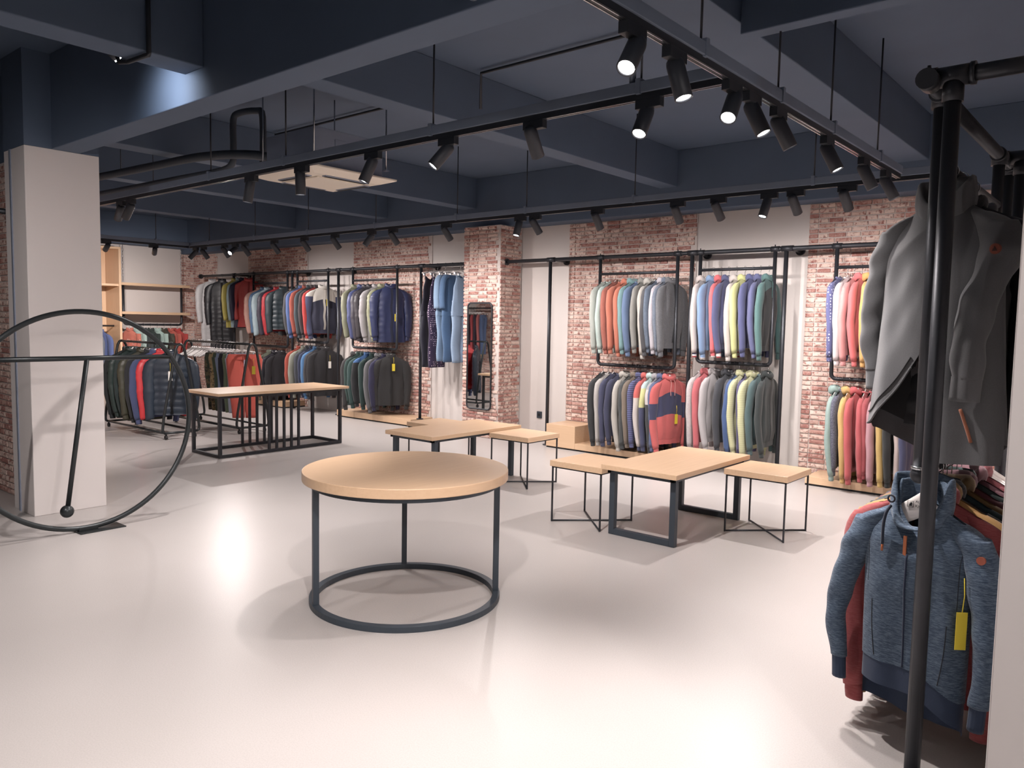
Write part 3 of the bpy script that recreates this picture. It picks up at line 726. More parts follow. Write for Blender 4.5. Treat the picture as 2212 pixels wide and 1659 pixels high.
# ================================================================== near pipe rack at right
XC = -.65; YC0 = 2.83
t_ = thing('pipe_rack', 'tall black pipe rack with couplings in the right foreground', 'clothes rack', (XC, 3.6, 0), group='black pipe racks')
CR = .0255
MB().cyl((XC, YC0-.01, ZR), (XC, 7.3, ZR), CR, 16).build('top_rail', M['pipe'], t_)
ec = MB().cyl((XC, YC0-.03, ZR), (XC, YC0+.04, ZR), CR*1.3, 18).build('end_cap', M['pipe'], t_)
MB().cyl((XC, YC0, ZR+CR*1.2), (XC, YC0, ZR+CR*1.2+.016), .006, 8).build('grub_screw', M['pipe'], ec)
for yy, px, foot in ((2.87, -.585, 0), (4.36, -.585, 0), (5.9, -.585, 0)):
    MB().cyl((XC, yy, ZR+.012), (-.292, yy, ZR+.012), CR, 16).build('wall_standoff', M['pipe'], t_)
    tj = MB().cyl((px-.055, yy, ZR+.012), (px+.055, yy, ZR+.012), CR*1.28, 18).build('tee_joint', M['pipe'], t_)
    for e_ in (-.055, .055): MB().cyl((px+e_-.007, yy, ZR+.012), (px+e_+.007, yy, ZR+.012), CR*1.42, 18).build('collar', M['pipe'], tj)
    MB().cyl((px, yy, ZR-.01), (px, yy, ZR-.07), CR*1.25, 18).build('collar', M['pipe'], tj)
    MB().cyl((px, yy, foot), (px, yy, ZR), CR, 18).build('post', M['pipe'], t_)
    MB().cyl((px, yy, 0), (px, yy, .014), .055, 20).build('foot_flange', M['pipe'], t_)
    MB().cyl((-.305, yy, ZR+.012), (-.292, yy, ZR+.012), .055, 20).build('wall_flange', M['pipe'], t_)
for (a, b, zh, zl) in ((3.03, 4.20, 2.13, 1.04), (4.50, 5.7, 2.13, 1.04)):
    for q in (a, b):
        MB().cyl((XC, q, zl-.012), (XC, q, ZR), CR*.96, 18).build('drop_pipe', M['pipe'], t_)
        MB().cyl((XC, q, ZR-.045), (XC, q, ZR-.005), CR*1.3, 18).build('coupling', M['pipe'], t_)
        MB().cyl((XC, q-.05, ZR), (XC, q+.05, ZR), CR*1.3, 18).build('tee_joint', M['pipe'], t_)
        MB().ball((XC, q, zl), CR*1.25, 16, 10).build('elbow', M['pipe'], t_)
        MB().cyl((XC, q, zl+.02), (XC, q, zl+.032), CR*1.18, 18).build('collar', M['steel'], t_)
    MB().cyl((XC, a, zh), (XC, b, zh), .021, 14).build('hanging_bar', M['pipe'], t_)
    MB().cyl((XC, a, zl), (XC, b, zl), .019, 14).build('lower_bar', M['pipe'], t_)
# ================================================================== garments
# local frame: origin on the bar, +X is the garment's front, Y runs shoulder to shoulder
def spow(a, p): return math.copysign(abs(a)**p, a)
KIND = {
 #        W    hem    slv   thick quilt  neck     cuff  band  puff
 'hood':  P(W=.225, hem=-.86, slv=-.95, th=.040, q=0, neck='hood', cuff=1, band=1),
 'sweat': P(W=.225, hem=-.84, slv=-.94, th=.036, q=0, neck='crew', cuff=1, band=1),
 'fleece': P(W=.225, hem=-.86, slv=-.93, th=.040, q=0, neck='stand', cuff=1, band=0),
 'puff':  P(W=.225, hem=-.84, slv=-.90, th=.052, q=.011, neck='hood', cuff=0, band=0),
 'puffs': P(W=.225, hem=-.84, slv=-.90, th=.052, q=.011, neck='stand', cuff=0, band=0),
 'parka': P(W=.235, hem=-.95, slv=-.93, th=.055, q=.004, neck='hood', cuff=1, band=0),
 'rain':  P(W=.225, hem=-1.0, slv=-.86, th=.045, q=0, neck='hood', cuff=0, band=0),
 'long':  P(W=.235, hem=-1.38, slv=-.92, th=.052, q=.009, neck='stand', cuff=0, band=0),
 'kid':   P(W=.17, hem=-.56, slv=-.60, th=.035, q=0, neck='hood', cuff=1, band=0),
}
def body_fn(k, seed, res=1.0):
    p = KIND[k]; W, hem, th, q = p['W'], p['hem'], p['th'], p['q']
    if p['band']: hem += .06
    r = random.Random(seed); ph = [r.uniform(0, 6.28) for _ in range(6)]; sk = r.uniform(-.012, .012)
    def fn(u, v):
        a = 2*math.pi*u; c, s_ = math.cos(a), math.sin(a)
        wv = W*(1-.10*min(1, v/.22) + .05*max(0, (v-.5)*2)) if not p['band'] else W*(1-.10*min(1, v/.22) - .06*max(0, (v-.8)*5))
        tv = .010 + (th-.010)*min(1, (v/.16))**.6
        if p['band'] and v > .85: tv *= 1-.35*(v-.85)/.15
        y = wv*spow(c, .82)
        x = tv*spow(s_, .75)
        sh = -.085 - .105*(abs(y)/W)**1.35
        z = sh + (hem-sh)*v
        amp = min(1, v*3)
        x += amp*(.007*math.sin(y*38+ph[0]+v*2)+.005*math.sin(y*61+ph[1]-v*3))*math.copysign(1, s_)*abs(s_)**.5
        x += amp*sk*math.sin(v*5+ph[2]); y += amp*.006*math.sin(v*17+ph[3])
        if q:
            b = abs(math.sin(math.pi*z/.082))**.45-.6
            x += math.copysign(1, s_)*abs(s_)**.4*q*1.5*b*amp; y += math.copysign(1, c)*q*b*amp*abs(c)
        return (x, y, z)
    return fn
def sleeve_fn(k, side, seed):
    p = KIND[k]; W, q = p['W'], p['q']; L = p['slv'] + (.06 if p['cuff'] else 0)
    r = random.Random(seed+side*7); j = [r.uniform(-1, 1) for _ in range(6)]
    kk = abs(L)/.9
    P_ = [(0, W-.075, -.150), (.002, W-.035, -.185), (.005+.006*j[0], W+.012, -.30*kk), (.012+.010*j[1], W+.030+.008*j[2], -.50*kk), (.020+.012*j[1], W+.030+.010*j[2], -.66*kk), (.028+.015*j[3], W+.006+.016*j[4], L)]
    rx = [.012, .026, .033, .032, .031, .027]; ry = [.030, .068, .070, .060, .054, .042]
    if k in ('puff', 'puffs', 'long', 'parka'): rx = [a*1.22 for a in rx]; ry = [a*1.08 for a in ry]
    if k == 'kid': rx = [a*.8 for a in rx]; ry = [a*.8 for a in ry]
    pts = smooth(P_, 4); n = len(pts)
    def lerp(A, t):
        x = t*(len(A)-1); i = min(int(x), len(A)-2); f = x-i; return A[i]*(1-f)+A[i+1]*f
    ph = r.uniform(0, 6)
    def fn(u, v):
        x = v*(n-1); i = min(int(x), n-2); f = x-i
        c = [pts[i][m]*(1-f)+pts[i+1][m]*f for m in range(3)]
        a = 2*math.pi*u
        wr = 1+.05*math.sin(v*23+ph+2*math.sin(a))*min(1, v*2)
        if q: wr += .13*(abs(math.sin(math.pi*c[2]/.075))**.5-.6)*min(1, v*4)
        dx, dy = lerp(rx, v)*wr*math.sin(a), lerp(ry, v)*wr*math.cos(a)
        return (c[0]+dx, side*(c[1]+dy), c[2]-(.25*dy if v < .25 else 0)+.012*math.cos(a)*(1 if v > .9 else 0)*-1)
    return fn, pts[-1], rx[-1], ry[-1]
def capped(mb, n, first):
    """close the last ring of n verts"""
    b = len(mb.v); mb.f.append(tuple(range(b-n, b))); mb.mi.append(0); mb.sm.append(False); return mb
_gm = {}
def gmesh(k, var, part, zones=()):
    key = (k, var, part, zones)
    if key in _gm: return _gm[key]
    p = KIND[k]; seed = var*101+len(k)*7+ord(k[0])
    mif = (lambda u, v: sum(1 for z_ in zones if v > z_)) if zones else None
    if part == 'body':
        nv = 44 if p['q'] else 20
        me = MB().grid(body_fn(k, seed), 32, nv, True, mif).mesh('body')
    elif part == 'hem_band':
        bf = body_fn(k, seed)
        def fn(u, v):
            x, y, z = bf(u, 1.0); return (x*.94, y*.985, z+.004-.062*v)
        me = MB().grid(fn, 32, 3).mesh('hem_band')
    elif part.startswith('sleeve') or part.startswith('cuff'):
        side = 1 if part.endswith('+') else -1
        fn, end, rx, ry = sleeve_fn(k, side, seed)
        if part.startswith('sleeve'):
            mb = MB().grid(fn, 14, 34 if p['q'] else 20, True, mif); capped(mb, 14, 0); me = mb.mesh('sleeve')
        else:
            e = Vector(end)
            def cf(u, v):
                a = 2*math.pi*u; s_ = .80+.05*math.sin(v*3.1)
                return (e.x+.002*v+rx*s_*math.sin(a), side*(e.y-.006*v+ry*s_*math.cos(a)), e.z+.006-.066*v)
            mb = MB().grid(cf, 14, 4, True, mif); capped(mb, 14, 0); me = mb.mesh('cuff')
    elif part == 'hood':
        r = random.Random(seed); s0 = .75 if k == 'kid' else 1.0; d1, d2 = r.uniform(-.008, .008), r.uniform(-.01, .01)
        def hf(u, v):
            a = 2*math.pi*u; b = 2*math.pi*v
            back = max(0, -math.cos(a))          # cos(a)=1 is the front
            Rx, Ry = .034+.014*back, .070+.006*back
            rm = (.022+.020*back)*(1+.12*math.sin(3*a+d1*100))
            ca, sa = math.cos(a), math.sin(a)
            h = -.088-.028*max(0, ca)-.018*back
            o = rm*math.cos(b); zz = rm*1.25*math.sin(b)
            return ((Rx*ca+o*ca*.8)*s0, (Ry*sa+o*sa+d2*back)*s0, (h+zz-.05*back*max(0, -math.cos(b+.6))*.6)*1.0)
        me = MB().grid(hf, 24, 12, True).mesh('hood')
        bm = bmesh.new(); bm.from_mesh(me); bmesh.ops.remove_doubles(bm, verts=bm.verts, dist=1e-6); bmesh.ops.recalc_face_normals(bm, faces=bm.faces); bm.to_mesh(me); bm.free()
    elif part == 'collar':
        hh = .052 if p['neck'] == 'stand' else .018
        def cf(u, v):
            a = 2*math.pi*u; t = .85 if v > .5 else 1; w = 1-abs(v-.5)*.0
            vv = 1-abs(2*v-1)
            k2 = 1.0 if v < .5 else .84
            return (.030*k2*math.cos(a), .074*k2*math.sin(a), -.112-.018*max(0, math.cos(a))+hh*vv)
        me = MB().grid(cf, 22, 6).mesh('collar')
    elif part == 'zipper':
        bf = body_fn(k, seed)
        def zf(u, v):
            x, y, z = bf(.25+(.5-u)*.016, .04+.95*v); return (x+.0035, y, z)
        me = MB().grid(zf, 2, 24, False).mesh('zipper')
    elif part == 'drawstring':
        mb = MB()
        for s_ in (-1, 1): mb.tube(smooth([(.040, s_*.026, -.13), (.056, s_*.030, -.17), (.054, s_*.033, -.25), (.056, s_*.031, -.31)], 3), .0035, 6)
        me = mb.mesh('drawstring')
    for _ in range(1+len(zones)): me.materials.append(M['dark'])
    _gm[key] = me; return me
def hanger_mesh():
    d = {}
    hk = [(0, .0, -.085), (0, 0, -.034), (0, .006, -.024)]+[(0, .026*math.sin(R(q)), .0-.026*math.cos(R(q))+.0) for q in range(20, 200, 20)]+[(0, -.02, .017), (0, -.026, .005)]
    hk = [(0, 0, -.085), (0, 0, -.030)]+[(0, .0265*math.sin(R(q)), -.0265*math.cos(R(q))) for q in range(30, 270, 20)]
    d['hook'] = MB().tube(hk, .0022, 6).mesh('hook'); d['hook'].materials.append(M['steel'])
    def hf(u, v):
        y = (u*2-1)*.20; t = abs(u*2-1)
        top = -.070-.125*t**.9; hgt = .045*(1-t)**.8+.018
        a = 2*math.pi*v
        return (.0065*math.cos(a), y, top-hgt*.5+hgt*.5*math.sin(a))
    v = []; n = 24
    mb = MB().grid(lambda u, w_: hf(w_, u), 8, n); capped(mb, 8, 0); d['arms'] = mb.mesh('arms'); d['arms'].materials.append(M['hanger'])
    kb = MB()
    kb.tube([(0, -.16, -.115), (0, -.05, -.100), (0, 0, -.085), (0, .05, -.100), (0, .16, -.115)], .009, 8)
    d['clip_arms'] = kb.mesh('arms'); d['clip_arms'].materials.append(M['hanger'])
    cb = MB()
    for s_ in (-1, 1): cb.box(-.011, .011, s_*.12-.012, s_*.12+.012, -.150, -.112)
    d['clip'] = cb.mesh('clips', .002); d['clip'].materials.append(M['steel'])
    d['kid_arms'] = MB().grid(lambda u, w_: tuple(a*b for a, b in zip(hf(w_, u), (1, .74, .98))), 8, n).mesh('arms'); d['kid_arms'].materials.append(M['hanger'])
    return d
HG = hanger_mesh()
def hanger(loc, rotz, label, group, arms='arms'):
    t_ = thing('clothes_hanger', label, 'hanger', loc, (0, 0, rotz), group)
    inst('hook', HG['hook'], t_); inst('arms', HG[arms], t_)
    if arms == 'clip_arms': inst('clips', HG['clip'], t_)
    return t_
tg = MB().box(-.001, .001, -.022, .022, -.11, 0).mesh('price_tag'); tg.materials.append(M['tag_y'])
tgw = MB().box(-.001, .001, -.022, .022, -.11, 0).mesh('price_tag'); tgw.materials.append(M['tag_w'])
tgs = MB().tube([(0, 0, 0), (.004, .003, .05), (0, 0, .10)], .002, 5).mesh('tag_string'); tgs.materials.append(M['tag_y'])
PATS = {}
def fab(c):
    """colour spec: 'rrggbb' or 'pat:rrggbb[:rrggbb]'"""
    s_ = c.split(':')
    if len(s_) == 1: return fabric(s_[0])
    return fabric(s_[1], s_[0], s_[2] if len(s_) > 2 else None)
_vc = [0]
NAMES = {'hood': 'hoodie', 'sweat': 'sweatshirt', 'fleece': 'fleece_jacket', 'puff': 'puffer_jacket', 'puffs': 'puffer_jacket', 'parka': 'parka', 'rain': 'raincoat', 'long': 'long_coat', 'kid': 'kids_jacket'}
CATS = {'hood': 'hoodie', 'sweat': 'sweatshirt', 'fleece': 'jacket', 'puff': 'jacket', 'puffs': 'jacket', 'parka': 'parka', 'rain': 'raincoat', 'long': 'coat', 'kid': 'jacket'}
def top(loc, rotz, k, col, label, group, cuffc=None, bandc=None, zones=None, szones=None, hoodc=None, zip_=None, string=None, tagc=None, hang=True, hlabel=None, tagpos=(.06, .05, -.30), sc=1.0, cuffz=None):
    _vc[0] += 1; var = _vc[0] % 4; p = KIND[k]
    t_ = thing(NAMES[k], label, CATS[k], loc, (0, 0, rotz), group); t_.scale = (sc, sc, sc)
    m = fab(col)
    zt = tuple(z for z, c in zones) if zones else (); zm = [fab(c) for z, c in zones] if zones else []
    st = tuple(z for z, c in szones) if szones else (); sm_ = [fab(c) for z, c in szones] if szones else []
    inst('body', gmesh(k, var, 'body', zt), t_, [m]+zm)
    for s_ in '+-':
        sl = inst('sleeve', gmesh(k, var, 'sleeve'+s_, st), t_, [m]+sm_)
        if p['cuff']:
            cz = tuple(z for z, c in cuffz) if cuffz else ()
            base = fab(cuffc) if cuffc else (sm_[-1] if sm_ else m)
            inst('cuff', gmesh(k, var, 'cuff'+s_, cz), sl, [base]+([fab(c) for z, c in cuffz] if cuffz else []))
    if p['band']: inst('hem_band', gmesh(k, var, 'hem_band'), t_, [fab(bandc) if bandc else (zm[-1] if zm else m)])
    hm = fab(hoodc) if hoodc else m
    if p['neck'] == 'hood': inst('hood', gmesh(k, var, 'hood'), t_, [hm])
    else: inst('collar', gmesh(k, var, 'collar'), t_, [hm])
    if zip_: inst('zipper', gmesh(k, var, 'zipper'), t_, [fab(zip_)])
    if string: inst('drawstring', gmesh(k, var, 'drawstring'), t_, [fab(string)])
    if tagc:
        g = inst('price_tag', tg if tagc == 'y' else tgw, t_, loc=tagpos); g['label'] = 'yellow price tag' if tagc == 'y' else 'white price tag'
        inst('tag_string', tgs, g)
    if hang: hanger(loc, rotz, hlabel or ('white hanger inside the '+label), 'white hangers', 'kid_arms' if k == 'kid' else 'arms')
    return t_
# ------------------------------------------------------------------ trousers and jumpsuits
def leg_fn(side, w0, w1, z0, z1, seed, tx=.038, gap=.0):
    r = random.Random(seed); ph = r.uniform(0, 6)
    def fn(u, v):
        a = 2*math.pi*u; hw = (w0*(1-v)+w1*v)/2
        cyy = side*(hw+.004+gap*v)
        x = tx*(1-.15*v)*spow(math.sin(a), .8)+.008*math.sin(v*7+ph)+.004*math.sin(14*a*0+cyy*90+v*9+ph)
        return (x, cyy+hw*spow(math.cos(a), .85)+.006*math.sin(v*5+ph), z0+(z1-z0)*v)
    return fn
def trousers(loc, rotz, col, label, group, L=.80, W=.175, tagc=None, string=None):
    _vc[0] += 1; sd = _vc[0]
    t_ = thing('trousers', label, 'trousers', loc, (0, 0, rotz), group); m = fab(col)
    for s_ in (-1, 1):
        mb = MB().grid(leg_fn(s_, W*1.02, W*.72, -.20, -.15-L, sd+s_), 16, 18); capped(mb, 16, 0)
        me = mb.mesh('trouser_leg'); me.materials.append(m); inst('trouser_leg', me, t_)
    def wf(u, v):
        a = 2*math.pi*u; return ((.030+.010*v+.003*math.sin(a*9))*spow(math.sin(a), .8), W*(.93+.10*v)*spow(math.cos(a), .85), -.140-.075*v)
    me = MB().grid(wf, 28, 4).mesh('waistband'); me.materials.append(m); inst('waistband', me, t_)
    if string:
        me = MB().tube([(.045, -.012, -.16), (.05, -.014, -.26)], .003, 5).tube([(.045, .012, -.16), (.05, .016, -.28)], .003, 5).mesh('drawstring'); me.materials.append(fab(string)); inst('drawstring', me, t_)
    if tagc:
        g = inst('price_tag', tg, t_, loc=(.052, .12, -.30)); g['label'] = 'yellow price tag'; inst('tag_string', tgs, g)
    hanger(loc, rotz, 'clip hanger of the '+label, 'white clip hangers', 'clip_arms')
    return t_
def jumpsuit(loc, rotz, col, label, group, L=1.42, W=.15, straps=True, sleeves=False, waist='', legs=True):
    _vc[0] += 1; sd = _vc[0]; r = random.Random(sd); ph = r.uniform(0, 6)
    t_ = thing('jumpsuit', label, 'jumpsuit', loc, (0, 0, rotz), group); m = fab(col)
    z0 = -.20 if straps else -.15
    def bf(u, v):
        a = 2*math.pi*u; z = z0+(-.72-z0)*v
        w = W*(1-.18*math.sin(math.pi*min(1, v*1.35))+.18*v) if not (straps and v < .25) else W*(.55+1.35*v)
        x = (.022+.022*v)*spow(math.sin(a), .8)+.005*math.sin(w*math.cos(a)*70+ph)*min(1, v*2)
        return (x, w*spow(math.cos(a), .85), z + (.045*abs(math.cos(a))**2 if (v < .02 and straps) else 0))
    me = MB().grid(bf, 24, 14).mesh('bodice'); me.materials.append(m); inst('bodice', me, t_)
    for s_ in (-1, 1):
        mb = MB().grid(leg_fn(s_, W*1.12, W*.95, -.66, -L, sd+s_, .036), 16, 16); capped(mb, 16, 0)
        me = mb.mesh('trouser_leg'); me.materials.append(m); inst('trouser_leg', me, t_)
    if straps:
        for s_ in (-1, 1):
            me = MB().tube([(0, s_*.10, -.115), (.008, s_*.105, -.16), (0, s_*.085, -.21)], .006, 5).mesh('strap'); me.materials.append(m); inst('strap', me, t_)
    if sleeves:
        for s_ in (-1, 1):
            mb = MB().tube(smooth([(0, s_*.10, -.17), (.005, s_*.17, -.22), (.015, s_*.205, -.42), (.02, s_*.20, -.62)], 4), [.03]*13, 10, ry=[.05]*13)
            me = mb.mesh('sleeve'); me.materials.append(m); inst('sleeve', me, t_)
    me = MB().grid(lambda u, v: (lambda q: (q[0]*1.12, q[1]*1.03, q[2]-.02*v))(bf(u, .60)), 24, 2).mesh('waist_tie'); me.materials.append(m); inst('waist_tie', me, t_)
    hanger(loc, rotz, 'clip hanger of the '+label, 'white clip hangers', 'clip_arms')
    return t_
# ================================================================== garments placed on the racks
rj = random.Random(11)
def row(items, zbar, y, place, group, jitter=5.5, scl=1.0):
    for it in items:
        x, k, col, desc = it[:4]; kw = it[4] if len(it) > 4 else {}
        lab = desc+' '+place
        top((x, y, zbar), R(rj.uniform(-jitter, jitter)+kw.pop('rz', 0)), k, col, lab, group, hlabel='hanger of '+lab, sc=scl*rj.uniform(.965, 1.035), **kw)
# --- right of the brick column, upper bar
row([(-5.21, 'sweat', 'speckle:c9ccc4:9fb3ab', 'cream speckled sweatshirt'),
     (-5.14, 'sweat', 'speckle:b7d3cc:e2efe9', 'pale mint sweatshirt'),
     (-5.06, 'sweat', 'speckle:b4604f:c77a68', 'rust heather sweatshirt'),
     (-4.97, 'sweat', 'd97a5c', 'plain orange sweatshirt'),
     (-4.89, 'hood', 'd8785a', 'orange hoodie with a cord', P(string='b05a44')),
     (-4.81, 'hood', 'speckle:6f9ea1:8ab3b4', 'teal hoodie'),
     (-4.74, 'sweat', '6580aa', 'denim blue sweatshirt'),
     (-4.67, 'hood', 'speckle:8d8d88:a5a49e', 'mid grey hoodie'),
     (-4.59, 'hood', 'speckle:c8c5bd:a9a69e', 'oatmeal speckled hoodie'),
     (-4.53, 'sweat', '55565b', 'dark grey sweatshirt'),
     (-4.48, 'sweat', 'speckle:4f6077:8fa0b4', 'slate blue speckled sweatshirt'),
     (-4.42, 'hood', 'speckle:cdc8d0:9a96a4', 'white and lilac speckled hoodie'),
     (-4.365, 'hood', 'speckle:5d6a7e:9aa5b5', 'blue-grey speckled hoodie'),
     (-4.31, 'hood', 'speckle:5b5d63:9a9ca2', 'charcoal speckled hoodie, rightmost', P(zip_='33353a'))],
    2.155, YB, 'on upper bar right of brick column', 'tops right of the brick column')
# --- its lower bar
row([(-5.20, 'sweat', '3c3f42', 'black-green sweatshirt, leftmost'),
     (-5.12, 'sweat', 'c5c0bb', 'light grey sweatshirt'),
     (-5.05, 'sweat', '464a6b', 'navy sweatshirt beside the light grey one'),
     (-4.96, 'sweat', '424666', 'navy sweatshirt with long cuffs'),
     (-4.88, 'hood', 'c6c1b8', 'light stone hoodie'),
     (-4.80, 'sweat', '4b5052', 'charcoal green sweatshirt'),
     (-4.73, 'hood', '8a7a6a', 'taupe hoodie'),
     (-4.66, 'hood', 'stripe:4d527a:636896', 'indigo ribbed hoodie'),
     (-4.59, 'hood', 'e2645f', 'coral hoodie with cream lower sleeves', P(szones=[(.45, 'd9cfca')], cuffc='4a4f72', zones=[(.42, '4a4f72')])),
     (-4.52, 'hood', 'bcd9d6', 'mint, yellow and navy blocked hoodie', P(szones=[(.30, 'd9da8c'), (.55, '474c70')], zones=[(.35, '474c70')])),
     (-4.45, 'hood', 'a9a8ad', 'grey, cream and charcoal blocked hoodie', P(szones=[(.30, 'd5ccca'), (.52, '3d4045')], zones=[(.35, '3d4045')])),
     (-4.38, 'hood', '5d6a93', 'blue hoodie beside the coral one'),
     (-4.30, 'hood', 'e0605f', 'coral and navy colour-block hoodie, front showing', P(zones=[(.24, '3f4368'), (.58, 'e0605f')], szones=[(.30, 'e0605f'), (.52, '3f4368'), (.72, 'e0605f')], string='e99a94', rz=-20, tagc='y', tagpos=(.062, .06, -.52)))],
    1.075, YB, 'on lower bar right of brick column', 'tops right of the brick column, lower bar')
# --- before the wide white panel, upper bar
red, wht = 'c8434c', 'e6dedc'
row([(-3.935, 'hood', 'd4c9c4', 'cream hoodie with red striped cuffs', P(cuffc=red, cuffz=[(.3, '3a3c5c'), (.6, wht), (.8, red)])),
     (-3.815, 'hood', '7ba0cc', 'sky blue hoodie with white striped cuffs', P(cuffc='7ba0cc', cuffz=[(.45, wht), (.6, '7ba0cc'), (.8, wht)])),
     (-3.725, 'hood', 'e5646c', 'coral hoodie with white striped cuffs', P(cuffc='e5646c', cuffz=[(.4, wht), (.55, 'e5646c'), (.75, wht)])),
     (-3.64, 'hood', '555a86', 'navy hoodie with red and white cuffs', P(cuffc=red, cuffz=[(.3, wht), (.65, red)])),
     (-3.55, 'hood', 'd2c8c3', 'plain cream hoodie'),
     (-3.46, 'hood', 'd6d884', 'pale yellow hoodie', P(string='e4e4b0')),
     (-3.37, 'hood', '5a6092', 'indigo hoodie left of its twin'),
     (-3.29, 'hood', '626897', 'indigo hoodie right of its twin'),
     (-3.20, 'hood', '4f7d7c', 'green and black diagonal block hoodie, rightmost', P(zones=[(.16, '2c3032')], string='4f7d7c', cuffc='47706f'))],
    2.165, YB, 'on upper bar before white panel', 'hoodies before the white panel')
row([(-3.91, 'sweat', 'speckle:d0c8c8:8a8488', 'white flecked sweatshirt'),
     (-3.84, 'hood', 'd4626a', 'coral red hoodie'),
     (-3.75, 'hood', 'bdb8ba', 'light grey hoodie', P(string='a9a5a6')),
     (-3.60, 'hood', '44474f', 'charcoal hoodie left of its twin'),
     (-3.53, 'sweat', '484b55', 'charcoal sweatshirt right of the charcoal hoodie'),
     (-3.48, 'sweat', '3f6098', 'bright blue sweatshirt'),
     (-3.44, 'hood', 'stripe:cfd09a:aaa988', 'yellow fine-striped hoodie, half hidden'),
     (-3.385, 'sweat', '55507c', 'plum navy sweatshirt'),
     (-3.32, 'hood', 'stripe:d0d19b:aaa988', 'yellow fine-striped hoodie with a cord', P(string='dcdcb4')),
     (-3.235, 'sweat', '4c696c', 'dark teal sweatshirt'),
     (-3.165, 'hood', '343d3e', 'black-green zip hoodie, rightmost', P(zip_='22282a'))],
    1.165, YB, 'on lower bar before white panel', 'tops before the white panel, lower bar')
# --- behind the grey coat
row([(-2.50, 'sweat', 'dots:6468a0:b9bcd8', 'blue polka dot blouse'),
     (-2.42, 'sweat', 'e8dbdc', 'white blouse'),
     (-2.36, 'sweat', 'e89a98', 'pink shirt'),
     (-2.29, 'hood', 'ef6d70', 'bright coral hoodie'),
     (-2.22, 'hood', 'e6ac4c', 'orange-yellow hoodie'),
     (-2.14, 'hood', '5a6090', 'indigo hoodie'),
     (-2.05, 'sweat', 'c9c2c0', 'pale grey sweatshirt')],
    2.15, YB, 'on upper bar behind grey coat', 'tops behind the grey coat')
row([(-2.47, 'hood', 'speckle:94b3ad:a8c2bc', 'sage green hoodie'),
     (-2.41, 'sweat', 'speckle:3d4058:a9abc0', 'navy flecked sweatshirt'),
     (-2.35, 'hood', 'e0b35a', 'yellow hoodie, first'),
     (-2.27, 'hood', 'd85c60', 'coral hoodie, first of three'),
     (-2.20, 'sweat', 'd0585e', 'coral sweatshirt, second of three'),
     (-2.135, 'sweat', 'b84e55', 'dark coral sweatshirt, third of three'),
     (-2.06, 'sweat', 'c9949f', 'dusty pink sweatshirt'),
     (-1.99, 'hood', 'd9b255', 'mustard hoodie, second yellow'),
     (-1.93, 'sweat', '2e3133', 'black sweatshirt'),
     (-1.86, 'sweat', 'cbb7b2', 'beige pink sweatshirt'),
     (-1.79, 'sweat', '474b72', 'navy sweatshirt')],
    1.065, YB, 'on lower bar behind grey coat', 'tops behind the grey coat, lower bar')
# --- far left rail
row([(-14.28, 'long', 'nylon:d2cfd0', 'long white quilted coat', P(rz=-12)),
     (-13.92, 'long', 'nylon:23242b', 'long black quilted coat, front showing', P(zip_='101114', rz=-42)),
     (-13.42, 'rain', 'nylon:cdbb3e', 'yellow raincoat'),
     (-13.26, 'rain', 'nylon:a7c3cc', 'pale blue raincoat'),
     (-13.13, 'rain', 'nylon:343452', 'navy raincoat'),
     (-12.98, 'rain', 'nylon:d9403c', 'red raincoat, front showing', P(zip_='b03030', rz=-40))],
    ZR, YB, 'on top rail in far corner', 'long coats in the far corner')
row([(-12.62, 'puffs', 'nylon:e8ac9a', 'peach puffer jacket'),
     (-12.50, 'puffs', 'nylon:5f86b0', 'blue puffer jacket'),
     (-12.37, 'puffs', 'nylon:b8d0da', 'ice blue puffer jacket'),
     (-12.23, 'puffs', 'nylon:4c4757', 'plum grey puffer jacket'),
     (-12.08, 'puffs', 'nylon:cf2b37', 'red puffer jacket'),
     (-11.90, 'puffs', 'nylon:34434b', 'slate green puffer jacket, front showing', P(tagc='w', zip_='222b30', rz=-22))],
    2.175, YB, 'on farthest upper bar', 'puffer jackets on the farthest bar')
row([(-12.3, 'fleece', '7b806c', 'sage fleece jacket'),
     (-12.12, 'parka', 'nylon:3c3a44', 'charcoal parka', P(zip_='b9a45a')),
     (-11.95, 'fleece', '2c2a31', 'black fleece jacket')],
    1.06, YB, 'on farthest lower bar', 'jackets on farthest lower bar')
row([(-11.42, 'fleece', '55555a', 'grey fleece jacket, leftmost'),
     (-11.33, 'fleece', '5371b0', 'cobalt blue fleece jacket'),
     (-11.22, 'fleece', 'b5523f', 'rust fleece jacket'),
     (-11.11, 'fleece', '48545c', 'dark teal fleece jacket'),
     (-11.00, 'fleece', '4b4145', 'plum fleece jacket'),
     (-10.90, 'fleece', 'd83a36', 'red fleece jacket with plum shoulders', P(zones=[(.26, 'd83a36')], hoodc='4b4145')),
     (-10.72, 'hood', 'd6d0c6', 'white and navy colour-block jacket, front showing', P(zones=[(.30, '2b2d45')], szones=[(.33, '454b6e')], cuffc='454b6e', bandc='2b2d45', tagc='y', zip_='c9c2b8', rz=-26))],
    2.19, YB, 'on upper bar above long table', 'jackets above the long table')
row([(-11.40, 'fleece', 'c75039', 'orange fleece jacket'),
     (-11.27, 'fleece', 'a3a596', 'sage grey fleece jacket'),
     (-11.15, 'fleece', '4b4f5b', 'slate fleece jacket'),
     (-11.03, 'fleece', '3b4464', 'navy fleece jacket'),
     (-10.93, 'fleece', '4e8ac4', 'sky blue fleece jacket'),
     (-10.82, 'fleece', '47454a', 'charcoal fleece jacket'),
     (-10.68, 'fleece', '2b2a2f', 'black fleece jacket, front showing', P(tagc='w', zip_='17171a', rz=-24))],
    1.17, YB, 'on lower bar above long table', 'jackets above the long table, lower bar')
